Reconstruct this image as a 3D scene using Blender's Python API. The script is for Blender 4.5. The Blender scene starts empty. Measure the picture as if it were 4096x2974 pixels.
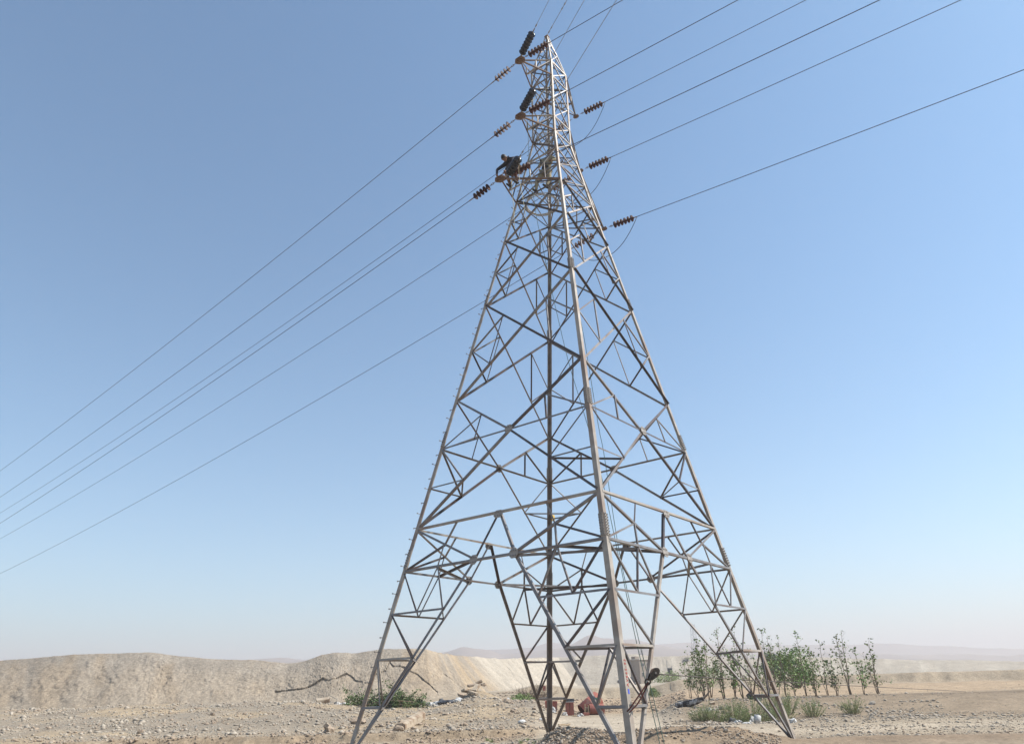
import bpy, bmesh, math, random
import numpy as np
from mathutils import Vector, Matrix, noise as mnoise

R = math.radians
random.seed(7)
rng = np.random.default_rng(11)
scn = bpy.context.scene
col = scn.collection

# ------------------------------------------------------------------ camera
cam_d = bpy.data.cameras.new('camera')
cam = bpy.data.objects.new('camera', cam_d)
col.objects.link(cam)
cam_d.sensor_fit = 'HORIZONTAL'
cam_d.sensor_width = 36.0
cam_d.lens = 2744.46 / 4096 * 36
cam_d.shift_x = -(2144.5 - 2048) / 4096
cam_d.shift_y = (1490.1 - 1487) / 4096
cam_d.clip_start = 0.1
cam_d.clip_end = 12000
CAM = Vector((11.483, -16.292, 1.599))
yaw, tilt, roll = 0.65602683, 1.99685361, -0.02881596
cam.matrix_world = (Matrix.Translation(CAM) @ Matrix.Rotation(yaw, 4, 'Z') @
                    Matrix.Rotation(tilt, 4, 'X') @ Matrix.Rotation(roll, 4, 'Z'))
scn.camera = cam

# ------------------------------------------------------------------ sky, sun, exposure
SUN_AZ, SUN_EL = R(40), R(51)          # measured from +X towards +Y
sun_dir = Vector((math.cos(SUN_AZ) * math.cos(SUN_EL), math.sin(SUN_AZ) * math.cos(SUN_EL), math.sin(SUN_EL)))
world = bpy.data.worlds.new('World')
scn.world = world
world.use_nodes = True
wn = world.node_tree
wn.nodes.clear()
sky = wn.nodes.new('ShaderNodeTexSky')
sky.sky_type = 'NISHITA'
sky.sun_disc = False
sky.sun_elevation = SUN_EL
sky.sun_rotation = R(90) - SUN_AZ
sky.altitude = 0
sky.air_density = 1.0
sky.dust_density = 0.6
sky.ozone_density = 4.0
bg = wn.nodes.new('ShaderNodeBackground')
bg.inputs['Strength'].default_value = 0.098
wo = wn.nodes.new('ShaderNodeOutputWorld')
wb = wn.nodes.new('ShaderNodeVectorMath'); wb.operation = 'MULTIPLY'      # camera white balance
wb.inputs[1].default_value = (0.90, 1.22, 1.22)
wn.links.new(sky.outputs[0], wb.inputs[0])
wn.links.new(wb.outputs[0], bg.inputs[0])
wn.links.new(bg.outputs[0], wo.inputs[0])

sun_d = bpy.data.lights.new('sun', 'SUN')
sun_d.energy = 5.0
sun_d.angle = R(0.53)
sun_d.color = (1.0, 0.95, 0.87)
sun = bpy.data.objects.new('sun', sun_d)
col.objects.link(sun)
sun.location = (20, 10, 60)
sun.rotation_euler = sun_dir.to_track_quat('Z', 'Y').to_euler()

vs = scn.view_settings
vs.view_transform = 'Standard'
vs.look = 'None'
vs.exposure = 0.62
vs.gamma = 1.0
vs.use_curve_mapping = False
try:
    scn.cycles.use_denoising = True
    scn.cycles.volume_bounces = 3
    scn.cycles.max_bounces = 8
except Exception:
    pass

# ------------------------------------------------------------------ helpers
FW = Vector((-math.sin(yaw), math.cos(yaw), 0))
RT = Vector((math.cos(yaw), math.sin(yaw), 0))
C2 = Vector((CAM.x, CAM.y, 0))

def uv(u, v, z=0.0):
    """ground frame: u metres to the right, v metres ahead of the standpoint"""
    p = C2 + RT * u + FW * v
    return Vector((p.x, p.y, z))

def side(px, v):
    return (px - 2144.5) / 3013.0 * v

def rise(px, py, v):
    return 1.6 - (py - (2736 - 0.02875 * (px - 2144.5))) / 3309.0 * v

def tag(o, label=None, cat=None, group=None, kind=None):
    if label: o['label'] = label
    if cat: o['category'] = cat
    if group: o['group'] = group
    if kind: o['kind'] = kind
    return o

def link(o, parent=None):
    col.objects.link(o)
    if parent: o.parent = parent
    return o

def empty(name, loc, label=None, cat=None, group=None, rz=0.0):
    o = bpy.data.objects.new(name, None)
    o.empty_display_size = 0.1
    link(o)
    o.location = loc
    o.rotation_euler = (0, 0, rz)
    tag(o, label, cat, group)
    return o

def mesh_obj(name, me, mat=None, parent=None, loc=None):
    o = bpy.data.objects.new(name, me)
    link(o, parent)
    if loc is not None: o.location = loc
    if mat is not None and not me.materials: me.materials.append(mat)
    return o

def np_mesh(name, verts, faces, smooth=False):
    """verts (n,3) array, faces (m,k) array of equal length polygons"""
    me = bpy.data.meshes.new(name)
    verts = np.asarray(verts, dtype=np.float32)
    faces = np.asarray(faces, dtype=np.int32)
    m, k = faces.shape
    me.vertices.add(len(verts)); me.vertices.foreach_set('co', verts.ravel())
    me.loops.add(m * k); me.loops.foreach_set('vertex_index', faces.ravel())
    me.polygons.add(m)
    me.polygons.foreach_set('loop_start', np.arange(m, dtype=np.int32) * k)
    try: me.polygons.foreach_set('loop_total', np.full(m, k, dtype=np.int32))
    except Exception: pass
    if smooth: me.polygons.foreach_set('use_smooth', np.ones(m, dtype=bool))
    me.update(calc_edges=True)
    me.validate()
    return me

class MB:
    def __init__(s): s.v = []; s.f = []
    def add(s, vs, fs):
        b = len(s.v); s.v += [tuple(x) for x in vs]; s.f += [tuple(b + i for i in f) for f in fs]; return s
    def box(s, c, d, m=None):
        x, y, z = d[0] / 2, d[1] / 2, d[2] / 2
        vs = [Vector(p) for p in ((-x,-y,-z),(x,-y,-z),(x,y,-z),(-x,y,-z),(-x,-y,z),(x,-y,z),(x,y,z),(-x,y,z))]
        if m is not None: vs = [m @ p for p in vs]
        c = Vector(c)
        return s.add([p + c for p in vs], [(0,3,2,1),(4,5,6,7),(0,1,5,4),(1,2,6,5),(2,3,7,6),(3,0,4,7)])
    def tube(s, pts, r, n=6, cap=True):
        pts = [Vector(p) for p in pts]; k = len(pts)
        rs = r if isinstance(r, (list, tuple)) else [r] * k
        d0 = (pts[1] - pts[0]).normalized()
        a = d0.orthogonal().normalized(); rings = []
        for i, p in enumerate(pts):
            if i == 0: d = d0
            elif i == k - 1: d = (pts[-1] - pts[-2]).normalized()
            else: d = ((pts[i+1] - p).normalized() + (p - pts[i-1]).normalized())
            if d.length < 1e-6: d = d0
            d.normalize()
            a = (a - d * a.dot(d)); a = a.normalized() if a.length > 1e-6 else d.orthogonal().normalized()
            b = d.cross(a)
            rings.append([p + (a * math.cos(t) + b * math.sin(t)) * rs[i] for t in (2 * math.pi * j / n for j in range(n))])
        fs = []
        for i in range(k - 1):
            for j in range(n):
                fs.append((i*n + j, i*n + (j+1) % n, (i+1)*n + (j+1) % n, (i+1)*n + j))
        if cap: fs += [tuple(range(n))[::-1], tuple((k-1)*n + j for j in range(n))]
        return s.add([q for r_ in rings for q in r_], fs)
    def lathe(s, prof, n=14, m=None, c=(0,0,0)):
        vs, fs = [], []
        for (r, z) in prof:
            for j in range(n):
                t = 2 * math.pi * j / n
                p = Vector((r * math.cos(t), r * math.sin(t), z))
                vs.append((m @ p if m is not None else p) + Vector(c))
        for i in range(len(prof) - 1):
            for j in range(n):
                fs.append((i*n + j, i*n + (j+1) % n, (i+1)*n + (j+1) % n, (i+1)*n + j))
        return s.add(vs, fs)
    def mesh(s, name, smooth=False):
        me = bpy.data.meshes.new(name)
        me.from_pydata(s.v, [], s.f)
        if smooth:
            for p in me.polygons: p.use_smooth = True
        me.update()
        return me
    def build(s, name, mat, parent=None, loc=None, smooth=False, about=None):
        if about is not None:
            about = Vector(about)
            s.v = [tuple(Vector(x) - about) for x in s.v]; loc = about if loc is None else loc
        return mesh_obj(name, s.mesh(name, smooth), mat, parent, loc)

def vnoise(x, y, seed=0):
    """cheap vectorised value noise"""
    x = np.asarray(x, float); y = np.asarray(y, float)
    xi = np.floor(x).astype(np.int64); yi = np.floor(y).astype(np.int64)
    xf = x - xi; yf = y - yi
    xf = xf * xf * (3 - 2 * xf); yf = yf * yf * (3 - 2 * yf)
    def h(a, b):
        n = (a * 374761393 + b * 668265263 + seed * 1442695041) & 0x7fffffff
        n = ((n ^ (n >> 13)) * 1274126177) & 0x7fffffff
        return ((n ^ (n >> 16)) & 0xffff) / 65535.0
    return (h(xi, yi) * (1-xf) * (1-yf) + h(xi+1, yi) * xf * (1-yf) + h(xi, yi+1) * (1-xf) * yf + h(xi+1, yi+1) * xf * yf)

def fbm(x, y, o=4, seed=0):
    s = 0; a = 0.5; t = 0
    for i in range(o):
        s = s + a * vnoise(x * 2**i, y * 2**i, seed + i * 17); t += a; a *= 0.5
    return s / t - 0.5

def sstep(a, b, x):
    t = np.clip((x - a) / (b - a), 0, 1); return t * t * (3 - 2 * t)

def gauss(x, c, w): return np.exp(-((x - c) / w) ** 2)

# ------------------------------------------------------------------ materials
def nodes_of(name):
    m = bpy.data.materials.new(name); m.use_nodes = True
    nt = m.node_tree; b = nt.nodes['Principled BSDF']
    return m, nt, b

def noisy(name, c1, c2, scale=8.0, rough=0.85, metal=0.0, detail=6.0, bump=0.0, bscale=None, spec=0.3, c3=None, s3=1.2, coord='Object'):
    m, nt, b = nodes_of(name)
    tc = nt.nodes.new('ShaderNodeTexCoord')
    n = nt.nodes.new('ShaderNodeTexNoise'); n.inputs['Scale'].default_value = scale; n.inputs['Detail'].default_value = detail
    nt.links.new(tc.outputs[coord], n.inputs['Vector'])
    r = nt.nodes.new('ShaderNodeValToRGB')
    r.color_ramp.elements[0].position = 0.32; r.color_ramp.elements[1].position = 0.68
    r.color_ramp.elements[0].color = (*c1, 1); r.color_ramp.elements[1].color = (*c2, 1)
    nt.links.new(n.outputs['Fac'], r.inputs['Fac'])
    out = r.outputs['Color']
    if c3:
        n2 = nt.nodes.new('ShaderNodeTexNoise'); n2.inputs['Scale'].default_value = s3; n2.inputs['Detail'].default_value = 5
        nt.links.new(tc.outputs[coord], n2.inputs['Vector'])
        r2 = nt.nodes.new('ShaderNodeValToRGB')
        r2.color_ramp.elements[0].position = 0.48; r2.color_ramp.elements[1].position = 0.66
        nt.links.new(n2.outputs['Fac'], r2.inputs['Fac'])
        mx = nt.nodes.new('ShaderNodeMix'); mx.data_type = 'RGBA'
        nt.links.new(r2.outputs['Color'], mx.inputs[0])
        nt.links.new(out, mx.inputs[6]); mx.inputs[7].default_value = (*c3, 1)
        out = mx.outputs[2]
    nt.links.new(out, b.inputs['Base Color'])
    b.inputs['Roughness'].default_value = rough
    b.inputs['Metallic'].default_value = metal
    try: b.inputs['Specular IOR Level'].default_value = spec
    except Exception: pass
    if bump > 0:
        n3 = nt.nodes.new('ShaderNodeTexNoise'); n3.inputs['Scale'].default_value = bscale or scale * 3; n3.inputs['Detail'].default_value = 8
        nt.links.new(tc.outputs[coord], n3.inputs['Vector'])
        bp = nt.nodes.new('ShaderNodeBump'); bp.inputs['Strength'].default_value = 1.0; bp.inputs['Distance'].default_value = bump
        nt.links.new(n3.outputs['Fac'], bp.inputs['Height']); nt.links.new(bp.outputs[0], b.inputs['Normal'])
    return m

def soil_mat(name, bump=0.02, sc=6.0):
    """colour of the soil type comes from the mesh attribute 'soil', grain from noise"""
    m, nt, b = nodes_of(name)
    at = nt.nodes.new('ShaderNodeAttribute'); at.attribute_name = 'soil'
    tc = nt.nodes.new('ShaderNodeTexCoord')
    def nz(s, d=8):
        n = nt.nodes.new('ShaderNodeTexNoise'); n.inputs['Scale'].default_value = s; n.inputs['Detail'].default_value = d
        n.inputs['Roughness'].default_value = 0.65
        nt.links.new(tc.outputs['Object'], n.inputs['Vector']); return n
    def rng_(n, a, c, lo=0.3, hi=0.7):
        r = nt.nodes.new('ShaderNodeMapRange')
        r.inputs['From Min'].default_value = lo; r.inputs['From Max'].default_value = hi
        r.inputs['To Min'].default_value = a; r.inputs['To Max'].default_value = c
        nt.links.new(n.outputs['Fac'], r.inputs['Value']); return r
    r1 = rng_(nz(sc), 0.66, 1.30); r2 = rng_(nz(sc * 0.09, 4), 0.86, 1.13)
    mu = nt.nodes.new('ShaderNodeMath'); mu.operation = 'MULTIPLY'
    nt.links.new(r1.outputs[0], mu.inputs[0]); nt.links.new(r2.outputs[0], mu.inputs[1])
    mx = nt.nodes.new('ShaderNodeVectorMath'); mx.operation = 'SCALE'
    nt.links.new(at.outputs['Color'], mx.inputs[0]); nt.links.new(mu.outputs[0], mx.inputs['Scale'])
    nt.links.new(mx.outputs[0], b.inputs['Base Color'])
    b.inputs['Roughness'].default_value = 0.95
    try: b.inputs['Specular IOR Level'].default_value = 0.1
    except Exception: pass
    bp = nt.nodes.new('ShaderNodeBump'); bp.inputs['Strength'].default_value = 1.0; bp.inputs['Distance'].default_value = bump
    nt.links.new(nz(sc * 2.2).outputs['Fac'], bp.inputs['Height']); nt.links.new(bp.outputs[0], b.inputs['Normal'])
    return m

def soil_attr(me, colors):
    a = me.color_attributes.new('soil', 'FLOAT_COLOR', 'POINT')
    c = np.ones((len(me.vertices), 4), dtype=np.float32); c[:, :3] = colors
    a.data.foreach_set('color', c.ravel())

M = {}
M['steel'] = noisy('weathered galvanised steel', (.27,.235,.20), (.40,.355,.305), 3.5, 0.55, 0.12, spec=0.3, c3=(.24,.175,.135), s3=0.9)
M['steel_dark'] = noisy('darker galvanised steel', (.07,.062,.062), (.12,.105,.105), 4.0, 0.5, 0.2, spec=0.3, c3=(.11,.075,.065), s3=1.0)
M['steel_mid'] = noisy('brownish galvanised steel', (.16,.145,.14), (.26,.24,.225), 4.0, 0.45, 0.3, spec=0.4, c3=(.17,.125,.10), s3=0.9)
M['rusty'] = noisy('rust stained steel', (.13,.085,.065), (.22,.155,.125), 5.0, 0.75, 0.0, spec=0.2, c3=(.11,.065,.045), s3=2.0)
M['plate'] = noisy('grey gusset steel', (.24,.22,.20), (.34,.315,.29), 6.0, 0.7, 0.0, spec=0.2)
M['bolt'] = noisy('bolt steel', (.16,.14,.13), (.26,.23,.21), 20, 0.6, 0.4)
M['porcelain'] = noisy('brown glazed porcelain', (.045,.02,.017), (.075,.035,.029), 3, 0.5, 0, spec=0.03)
M['glaze_dark'] = noisy('dark glazed porcelain', (.008,.009,.013), (.02,.021,.028), 3, 0.08, 0, spec=0.35)
M['wire'] = noisy('aluminium conductor', (.07,.09,.13), (.10,.12,.16), 30, 0.55, 0.3)
M['rope_pale'] = noisy('pale rope', (.55,.52,.36), (.68,.64,.48), 60, 0.9)
M['rope_green'] = noisy('green rope', (.05,.09,.08), (.10,.15,.125), 50, 0.9)
M['cord_dark'] = noisy('dull steel cable', (.06,.05,.045), (.10,.085,.075), 40, 0.8)
M['cord_grey'] = noisy('thin grey cord', (.20,.20,.22), (.30,.30,.32), 40, 0.85)
M['sling'] = noisy('red sling', (.05,.014,.012), (.10,.028,.02), 40, 0.9)
M['block'] = noisy('greasy dark iron', (.03,.024,.02), (.085,.07,.06), 14, 0.5, 0.5)
M['yellow'] = noisy('yellow enamel', (.55,.36,.06), (.68,.47,.10), 12, 0.5)
M['paint_white'] = noisy('pale paint band', (.62,.60,.56), (.74,.72,.68), 9, 0.7)
M['paint_red'] = noisy('red paint', (.36,.035,.03), (.48,.07,.05), 9, 0.7)
M['paint_blue'] = noisy('blue paint', (.04,.07,.42), (.07,.11,.55), 9, 0.7)
M['soil'] = soil_mat('dry soil', 0.03, 7.0)
M['sand'] = soil_mat('loose sand heap', 0.14, 2.6)
M['stone'] = noisy('pale stone', (.29,.245,.195), (.43,.375,.305), 5, 0.95, bump=0.01, bscale=14)
M['stone_grey'] = noisy('grey grit', (.26,.235,.20), (.36,.33,.285), 4, 0.95)
M['stone_red'] = noisy('reddish clod', (.25,.19,.14), (.38,.30,.225), 6, 0.95, bump=0.01, bscale=14)
M['mountain'] = noisy('far bare rock', (.13,.105,.09), (.22,.18,.155), 0.008, 0.95)
M['red_plastic'] = noisy('faded red drum', (.29,.085,.06), (.38,.13,.095), 4, 0.65, c3=(.32,.19,.15), s3=3)
M['red_dull'] = noisy('dull red board', (.22,.075,.055), (.30,.11,.085), 5, 0.75)
M['white_bag'] = noisy('white plastic', (.42,.41,.39), (.62,.61,.59), 5, 0.7)
M['grey_bag'] = noisy('dark grey plastic', (.025,.028,.035), (.09,.095,.105), 5, 0.5)
M['wood'] = noisy('pale timber', (.36,.26,.16), (.50,.38,.25), 9, 0.85)
M['concrete'] = noisy('tan broken concrete', (.32,.26,.19), (.45,.37,.28), 6, 0.95, bump=0.015, bscale=16, c3=(.22,.15,.10), s3=2.4)
M['green_cloth'] = noisy('green tarpaulin', (.02,.07,.035), (.05,.13,.065), 6, 0.7)
M['charred'] = noisy('charred wood', (.012,.011,.012), (.06,.055,.055), 9, 0.9, c3=(.42,.41,.40), s3=5)
M['bark'] = noisy('grey brown bark', (.16,.12,.09), (.27,.21,.16), 12, 0.95)
M['leaf'] = noisy('poplar leaf', (.085,.14,.035), (.18,.245,.075), 1.4, 0.6, spec=0.3)
M['leaf_dark'] = noisy('dark leaf', (.055,.095,.03), (.12,.17,.06), 1.2, 0.6, spec=0.3)
M['leaf_bright'] = noisy('bright leaf', (.085,.165,.035), (.17,.26,.07), 1.2, 0.6, spec=0.3)
M['feather'] = noisy('grey green tamarisk', (.16,.21,.08), (.29,.345,.15), 1.6, 0.8)
M['dry'] = noisy('dry twigs', (.17,.12,.085), (.30,.23,.16), 8, 0.95)
M['wall'] = noisy('beige render wall', (.22,.18,.145), (.28,.23,.185), 0.8, 0.9)
M['wall_pale'] = noisy('pale render', (.46,.42,.36), (.55,.50,.43), 0.8, 0.9)
M['glass'] = noisy('dark window glass', (.02,.025,.03), (.05,.055,.06), 2, 0.2, spec=0.6)
M['car'] = noisy('dark car paint', (.03,.035,.05), (.05,.055,.07), 2, 0.3, spec=0.6)
M['tyre'] = noisy('tyre rubber', (.012,.012,.012), (.03,.03,.03), 8, 0.9)
M['skin'] = noisy('skin', (.17,.085,.055), (.23,.12,.08), 12, 0.55)
M['hair'] = noisy('black hair', (.006,.006,.007), (.016,.015,.016), 30, 0.6)
M['black_cloth'] = noisy('black shirt', (.012,.012,.018), (.03,.028,.038), 9, 0.9)
M['brown_cloth'] = noisy('brown trousers', (.10,.05,.035), (.17,.085,.06), 9, 0.9)
M['khaki'] = noisy('khaki work clothes', (.20,.175,.115), (.32,.285,.20), 9, 0.9)
M['shoe'] = noisy('dark shoe', (.02,.017,.015), (.05,.04,.035), 9, 0.7)
M['mast'] = noisy('grey mast steel', (.25,.25,.26), (.36,.36,.37), 2, 0.6, 0.2)
M['cable_coil'] = noisy('grey cable', (.36,.36,.36), (.55,.54,.52), 20, 0.6, 0.2)

# ------------------------------------------------------------------ terrain
def height(u, v):
    """height of the ground at u metres right, v metres ahead"""
    u = np.asarray(u, float); v = np.asarray(v, float)
    vv = np.maximum(v, 1.0)
    px = 2144.5 + 3013.0 * u / vv            # bearing, as a number
    h = 0.10 * fbm(u * .22, v * .22, 4, 3) + 0.05 * fbm(u * 1.3, v * 1.3, 3, 9)
    left = 1 - sstep(2090, 2240, px)
    # left: low cut bank, then rubble ground rising to a crest
    crest = np.interp(px, [-800, 600, 1179, 1300, 1500, 1700, 1800, 1880, 1990, 2100, 2200],
                          [1.0, 1.05, 1.05, .85, .62, .58, .72, .86, .74, .68, .3])
    bank = -0.12 + 0.26 * sstep(27.5, 28.05, v + 1.0 * fbm(u * .5, v * .1, 3, 21) + .5 * fbm(u * 2.4, v * 2.4, 3, 22)) + .10 * gauss(v, 27.7, .8) * fbm(u * 2.0, v * 2.0, 4, 23)
    bank = np.where(px < 1950, bank, bank * (1 - sstep(1950, 2080, px)))
    ramp = np.where(v < 28.1, bank, 0.12 + (crest - 0.12) * sstep(28, 46, v) ** 0.9)
    ramp = ramp * (1 - sstep(46.5, 60, v)) + 0.25 * sstep(46.5, 60, v)
    ramp = ramp + sstep(26, 32, v) * (1 - sstep(50, 60, v)) * (0.22 * fbm(u * .7, v * .7, 4, 5))
    ramp = ramp + 0.20 * gauss(u, -5.6, 0.9) * gauss(v, 32.6, 1.4)      # hump that carries the broken beam
    ramp = ramp + 0.55 * gauss(u, side(1872, 46), 1.3) * gauss(v, 46.2, 1.5)   # rubble pile
    # right: slope up to the row of saplings
    rise_r = sstep(2560, 2700, px) * (0.62 * sstep(31, 40, v + 0.5 * fbm(u * .6, v * .2, 3, 31)))
    mid = rise_r + 0.12 * sstep(46, 60, v)
    h = h + left * ramp + (1 - left) * mid
    # trench bank behind and far plain
    step = 0.95 * sstep(78.8, 79.7, v + 1.6 * fbm(u * .35, v * .05, 4, 41) + .9 * fbm(u * 1.6, v * .1, 3, 43)) * sstep(2000, 2150, px)
    h = h + (1 - left) * sstep(44, 50, v) * (1 - sstep(78, 84, v)) * (.34 * fbm(u * .55, v * .4, 4, 45))
    h = h + step + 0.75 * sstep(60, 75, v) * (1 - sstep(2000, 2300, px)) * sstep(1500, 2000, px)
    # loose earth mounds round the foundations
    rough = 0.16 * fbm(u * 2.2, v * 2.2, 4, 51) + 0.07 * fbm(u * 6, v * 6, 3, 57)
    def mound(cu, cv, wu, wv, hh):
        d = ((u - cu) / wu) ** 2 + ((v - cv) / wv) ** 2
        k = np.exp(-d ** 1.6)
        return k * (hh + rough)
    h = h + mound(0.95, 20.4, .98, 1.5, 0.36) + mound(0.15, 20.9, 0.5, .9, 0.12)
    h = h + mound(2.85, 20.0, .95, 1.3, 0.34) + mound(4.2, 19.8, .95, 1.2, 0.24) + mound(5.3, 19.8, 1.1, 1.2, 0.14) + .12 * gauss(v, 19.6, 2.0) * sstep(-1.0, .6, u)
    h = h + mound(-1.5, 22.6, 1.6, 0.8, 0.10)
    # wheel ruts of the vehicle track
    wob = 1.6 * fbm(u * .12, v * 0 + 1.5, 2, 63) + .03 * u
    rut = gauss(v, 25.2 + wob, .16) + gauss(v, 26.9 + wob, .17) + .7 * gauss(v, 29.4 + 1.5 * wob, .2)
    h = h - .06 * rut * sstep(1.5, 4, u) * (.4 + sstep(-.2, .2, fbm(u * .4, v * .4, 2, 64)))
    h = h + .10 * sstep(4, 8, u) * fbm(u * .8, v * 1.1, 4, 65) * (1 - sstep(60, 80, v))
    return h

def gz(p):
    d = Vector((p[0], p[1], 0)) - C2
    return float(height(d.dot(RT), d.dot(FW)))

def gp(u, v, dz=0.0):
    p = uv(u, v); p.z = float(height(u, v)) + dz; return p

th = np.concatenate([np.radians(np.linspace(-50, 50, 430)), np.radians(np.linspace(54, 306, 46))])
rr = np.concatenate([np.linspace(0.03, 16, 20), np.arange(16.4, 31, .11), np.arange(31, 52, .22), np.arange(52, 100, .6),
                     np.arange(100, 260, 4), np.geomspace(265, 3000, 24)])
TH, RRr = np.meshgrid(th, rr)
U = np.sin(TH) * RRr; V = np.cos(TH) * RRr
fwd_w = np.where(np.cos(TH) > 0.3, 1.0, 0.0)
H = np.where(fwd_w > 0, height(U, np.where(V > 1, V, 1.0)), 0.1 * fbm(U * .2, V * .2, 3, 3))
H = np.where(RRr < 15, H * 0.3, H)
X = C2.x + RT.x * U + FW.x * V; Y = C2.y + RT.y * U + FW.y * V
nv, nu = TH.shape
verts = np.stack([X, Y, H], -1).reshape(-1, 3)
i0 = np.arange(nv - 1)[:, None] * nu; j0 = np.arange(nu)[None, :]; j1 = (j0 + 1) % nu
quads = np.stack([i0 + j0, i0 + j1, i0 + nu + j1, i0 + nu + j0], -1).reshape(-1, 4)[:, ::-1]
gm = np_mesh('ground', verts, quads, True)
# soil types
PXm = 2144.5 + 3013.0 * U / np.maximum(V, 1)
def mixc(a, b, t): return a * (1 - t[..., None]) + np.array(b) * t[..., None]
c = np.zeros(TH.shape + (3,)) + np.array((.40, .335, .255))
n1 = fbm(U * .35, V * .35, 4, 77); n2 = fbm(U * 1.7, V * 1.7, 4, 78); n3 = fbm(U * .09, V * .09, 3, 79)
leftm = 1 - sstep(2080, 2260, PXm + 120 * n1)
c = mixc(c, (.35, .30, .24), leftm * sstep(28.5, 31, V + 2 * n1) * (1 - sstep(47, 52, V)))            # grey rubble ground
c = mixc(c, (.42, .335, .235), leftm * sstep(-.05, .25, n1 + .05) * (1 - sstep(60, 90, V)))
c = mixc(c, (.36, .27, .185), leftm * gauss(V, 27.8, .6) * (.6 + 1.2 * n2))
c = mixc(c, (.30, .235, .17), leftm * sstep(.08, .3, n2) * sstep(24, 26, V) * (1 - sstep(29, 31, V)) * .7)
track = sstep(-1.5, 1, U) * (1 - sstep(5.5, 8.5, U + 3 * n1)) * sstep(22, 23.5, V + 1.5 * n1) * (1 - sstep(36, 43, V + 4 * n1))
c = mixc(c, (.52, .45, .36), track * .85)
track2 = gauss(V + 3 * n1, 25.5, 1.8) * sstep(5.5, 7.5, U)
c = mixc(c, (.53, .455, .36), track2 * .8)
rslope = sstep(2560, 2720, PXm) * sstep(30, 32, V + n1 * 3) * (1 - sstep(41.5, 44, V))
c = mixc(c, (.30, .235, .17), rslope * .8)
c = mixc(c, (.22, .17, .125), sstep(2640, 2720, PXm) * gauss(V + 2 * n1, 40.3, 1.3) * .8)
c = mixc(c, (.46, .345, .235), (1 - leftm) * sstep(41.5, 45, V + 2 * n1) * (1 - sstep(70, 80, V)) * .8)
mnd = np.exp(-(((V - 19.8) / 2.0) ** 2)) * sstep(-.4, .3, U)
c = mixc(c, (.30, .225, .16), mnd * .9)
c = mixc(c, (.47, .41, .33), sstep(80, 95, V))
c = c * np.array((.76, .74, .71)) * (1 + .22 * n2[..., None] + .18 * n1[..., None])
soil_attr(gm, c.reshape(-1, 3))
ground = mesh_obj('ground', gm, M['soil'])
tag(ground, 'dry stony earth ground with tracks and loose rubble', kind='structure')

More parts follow.
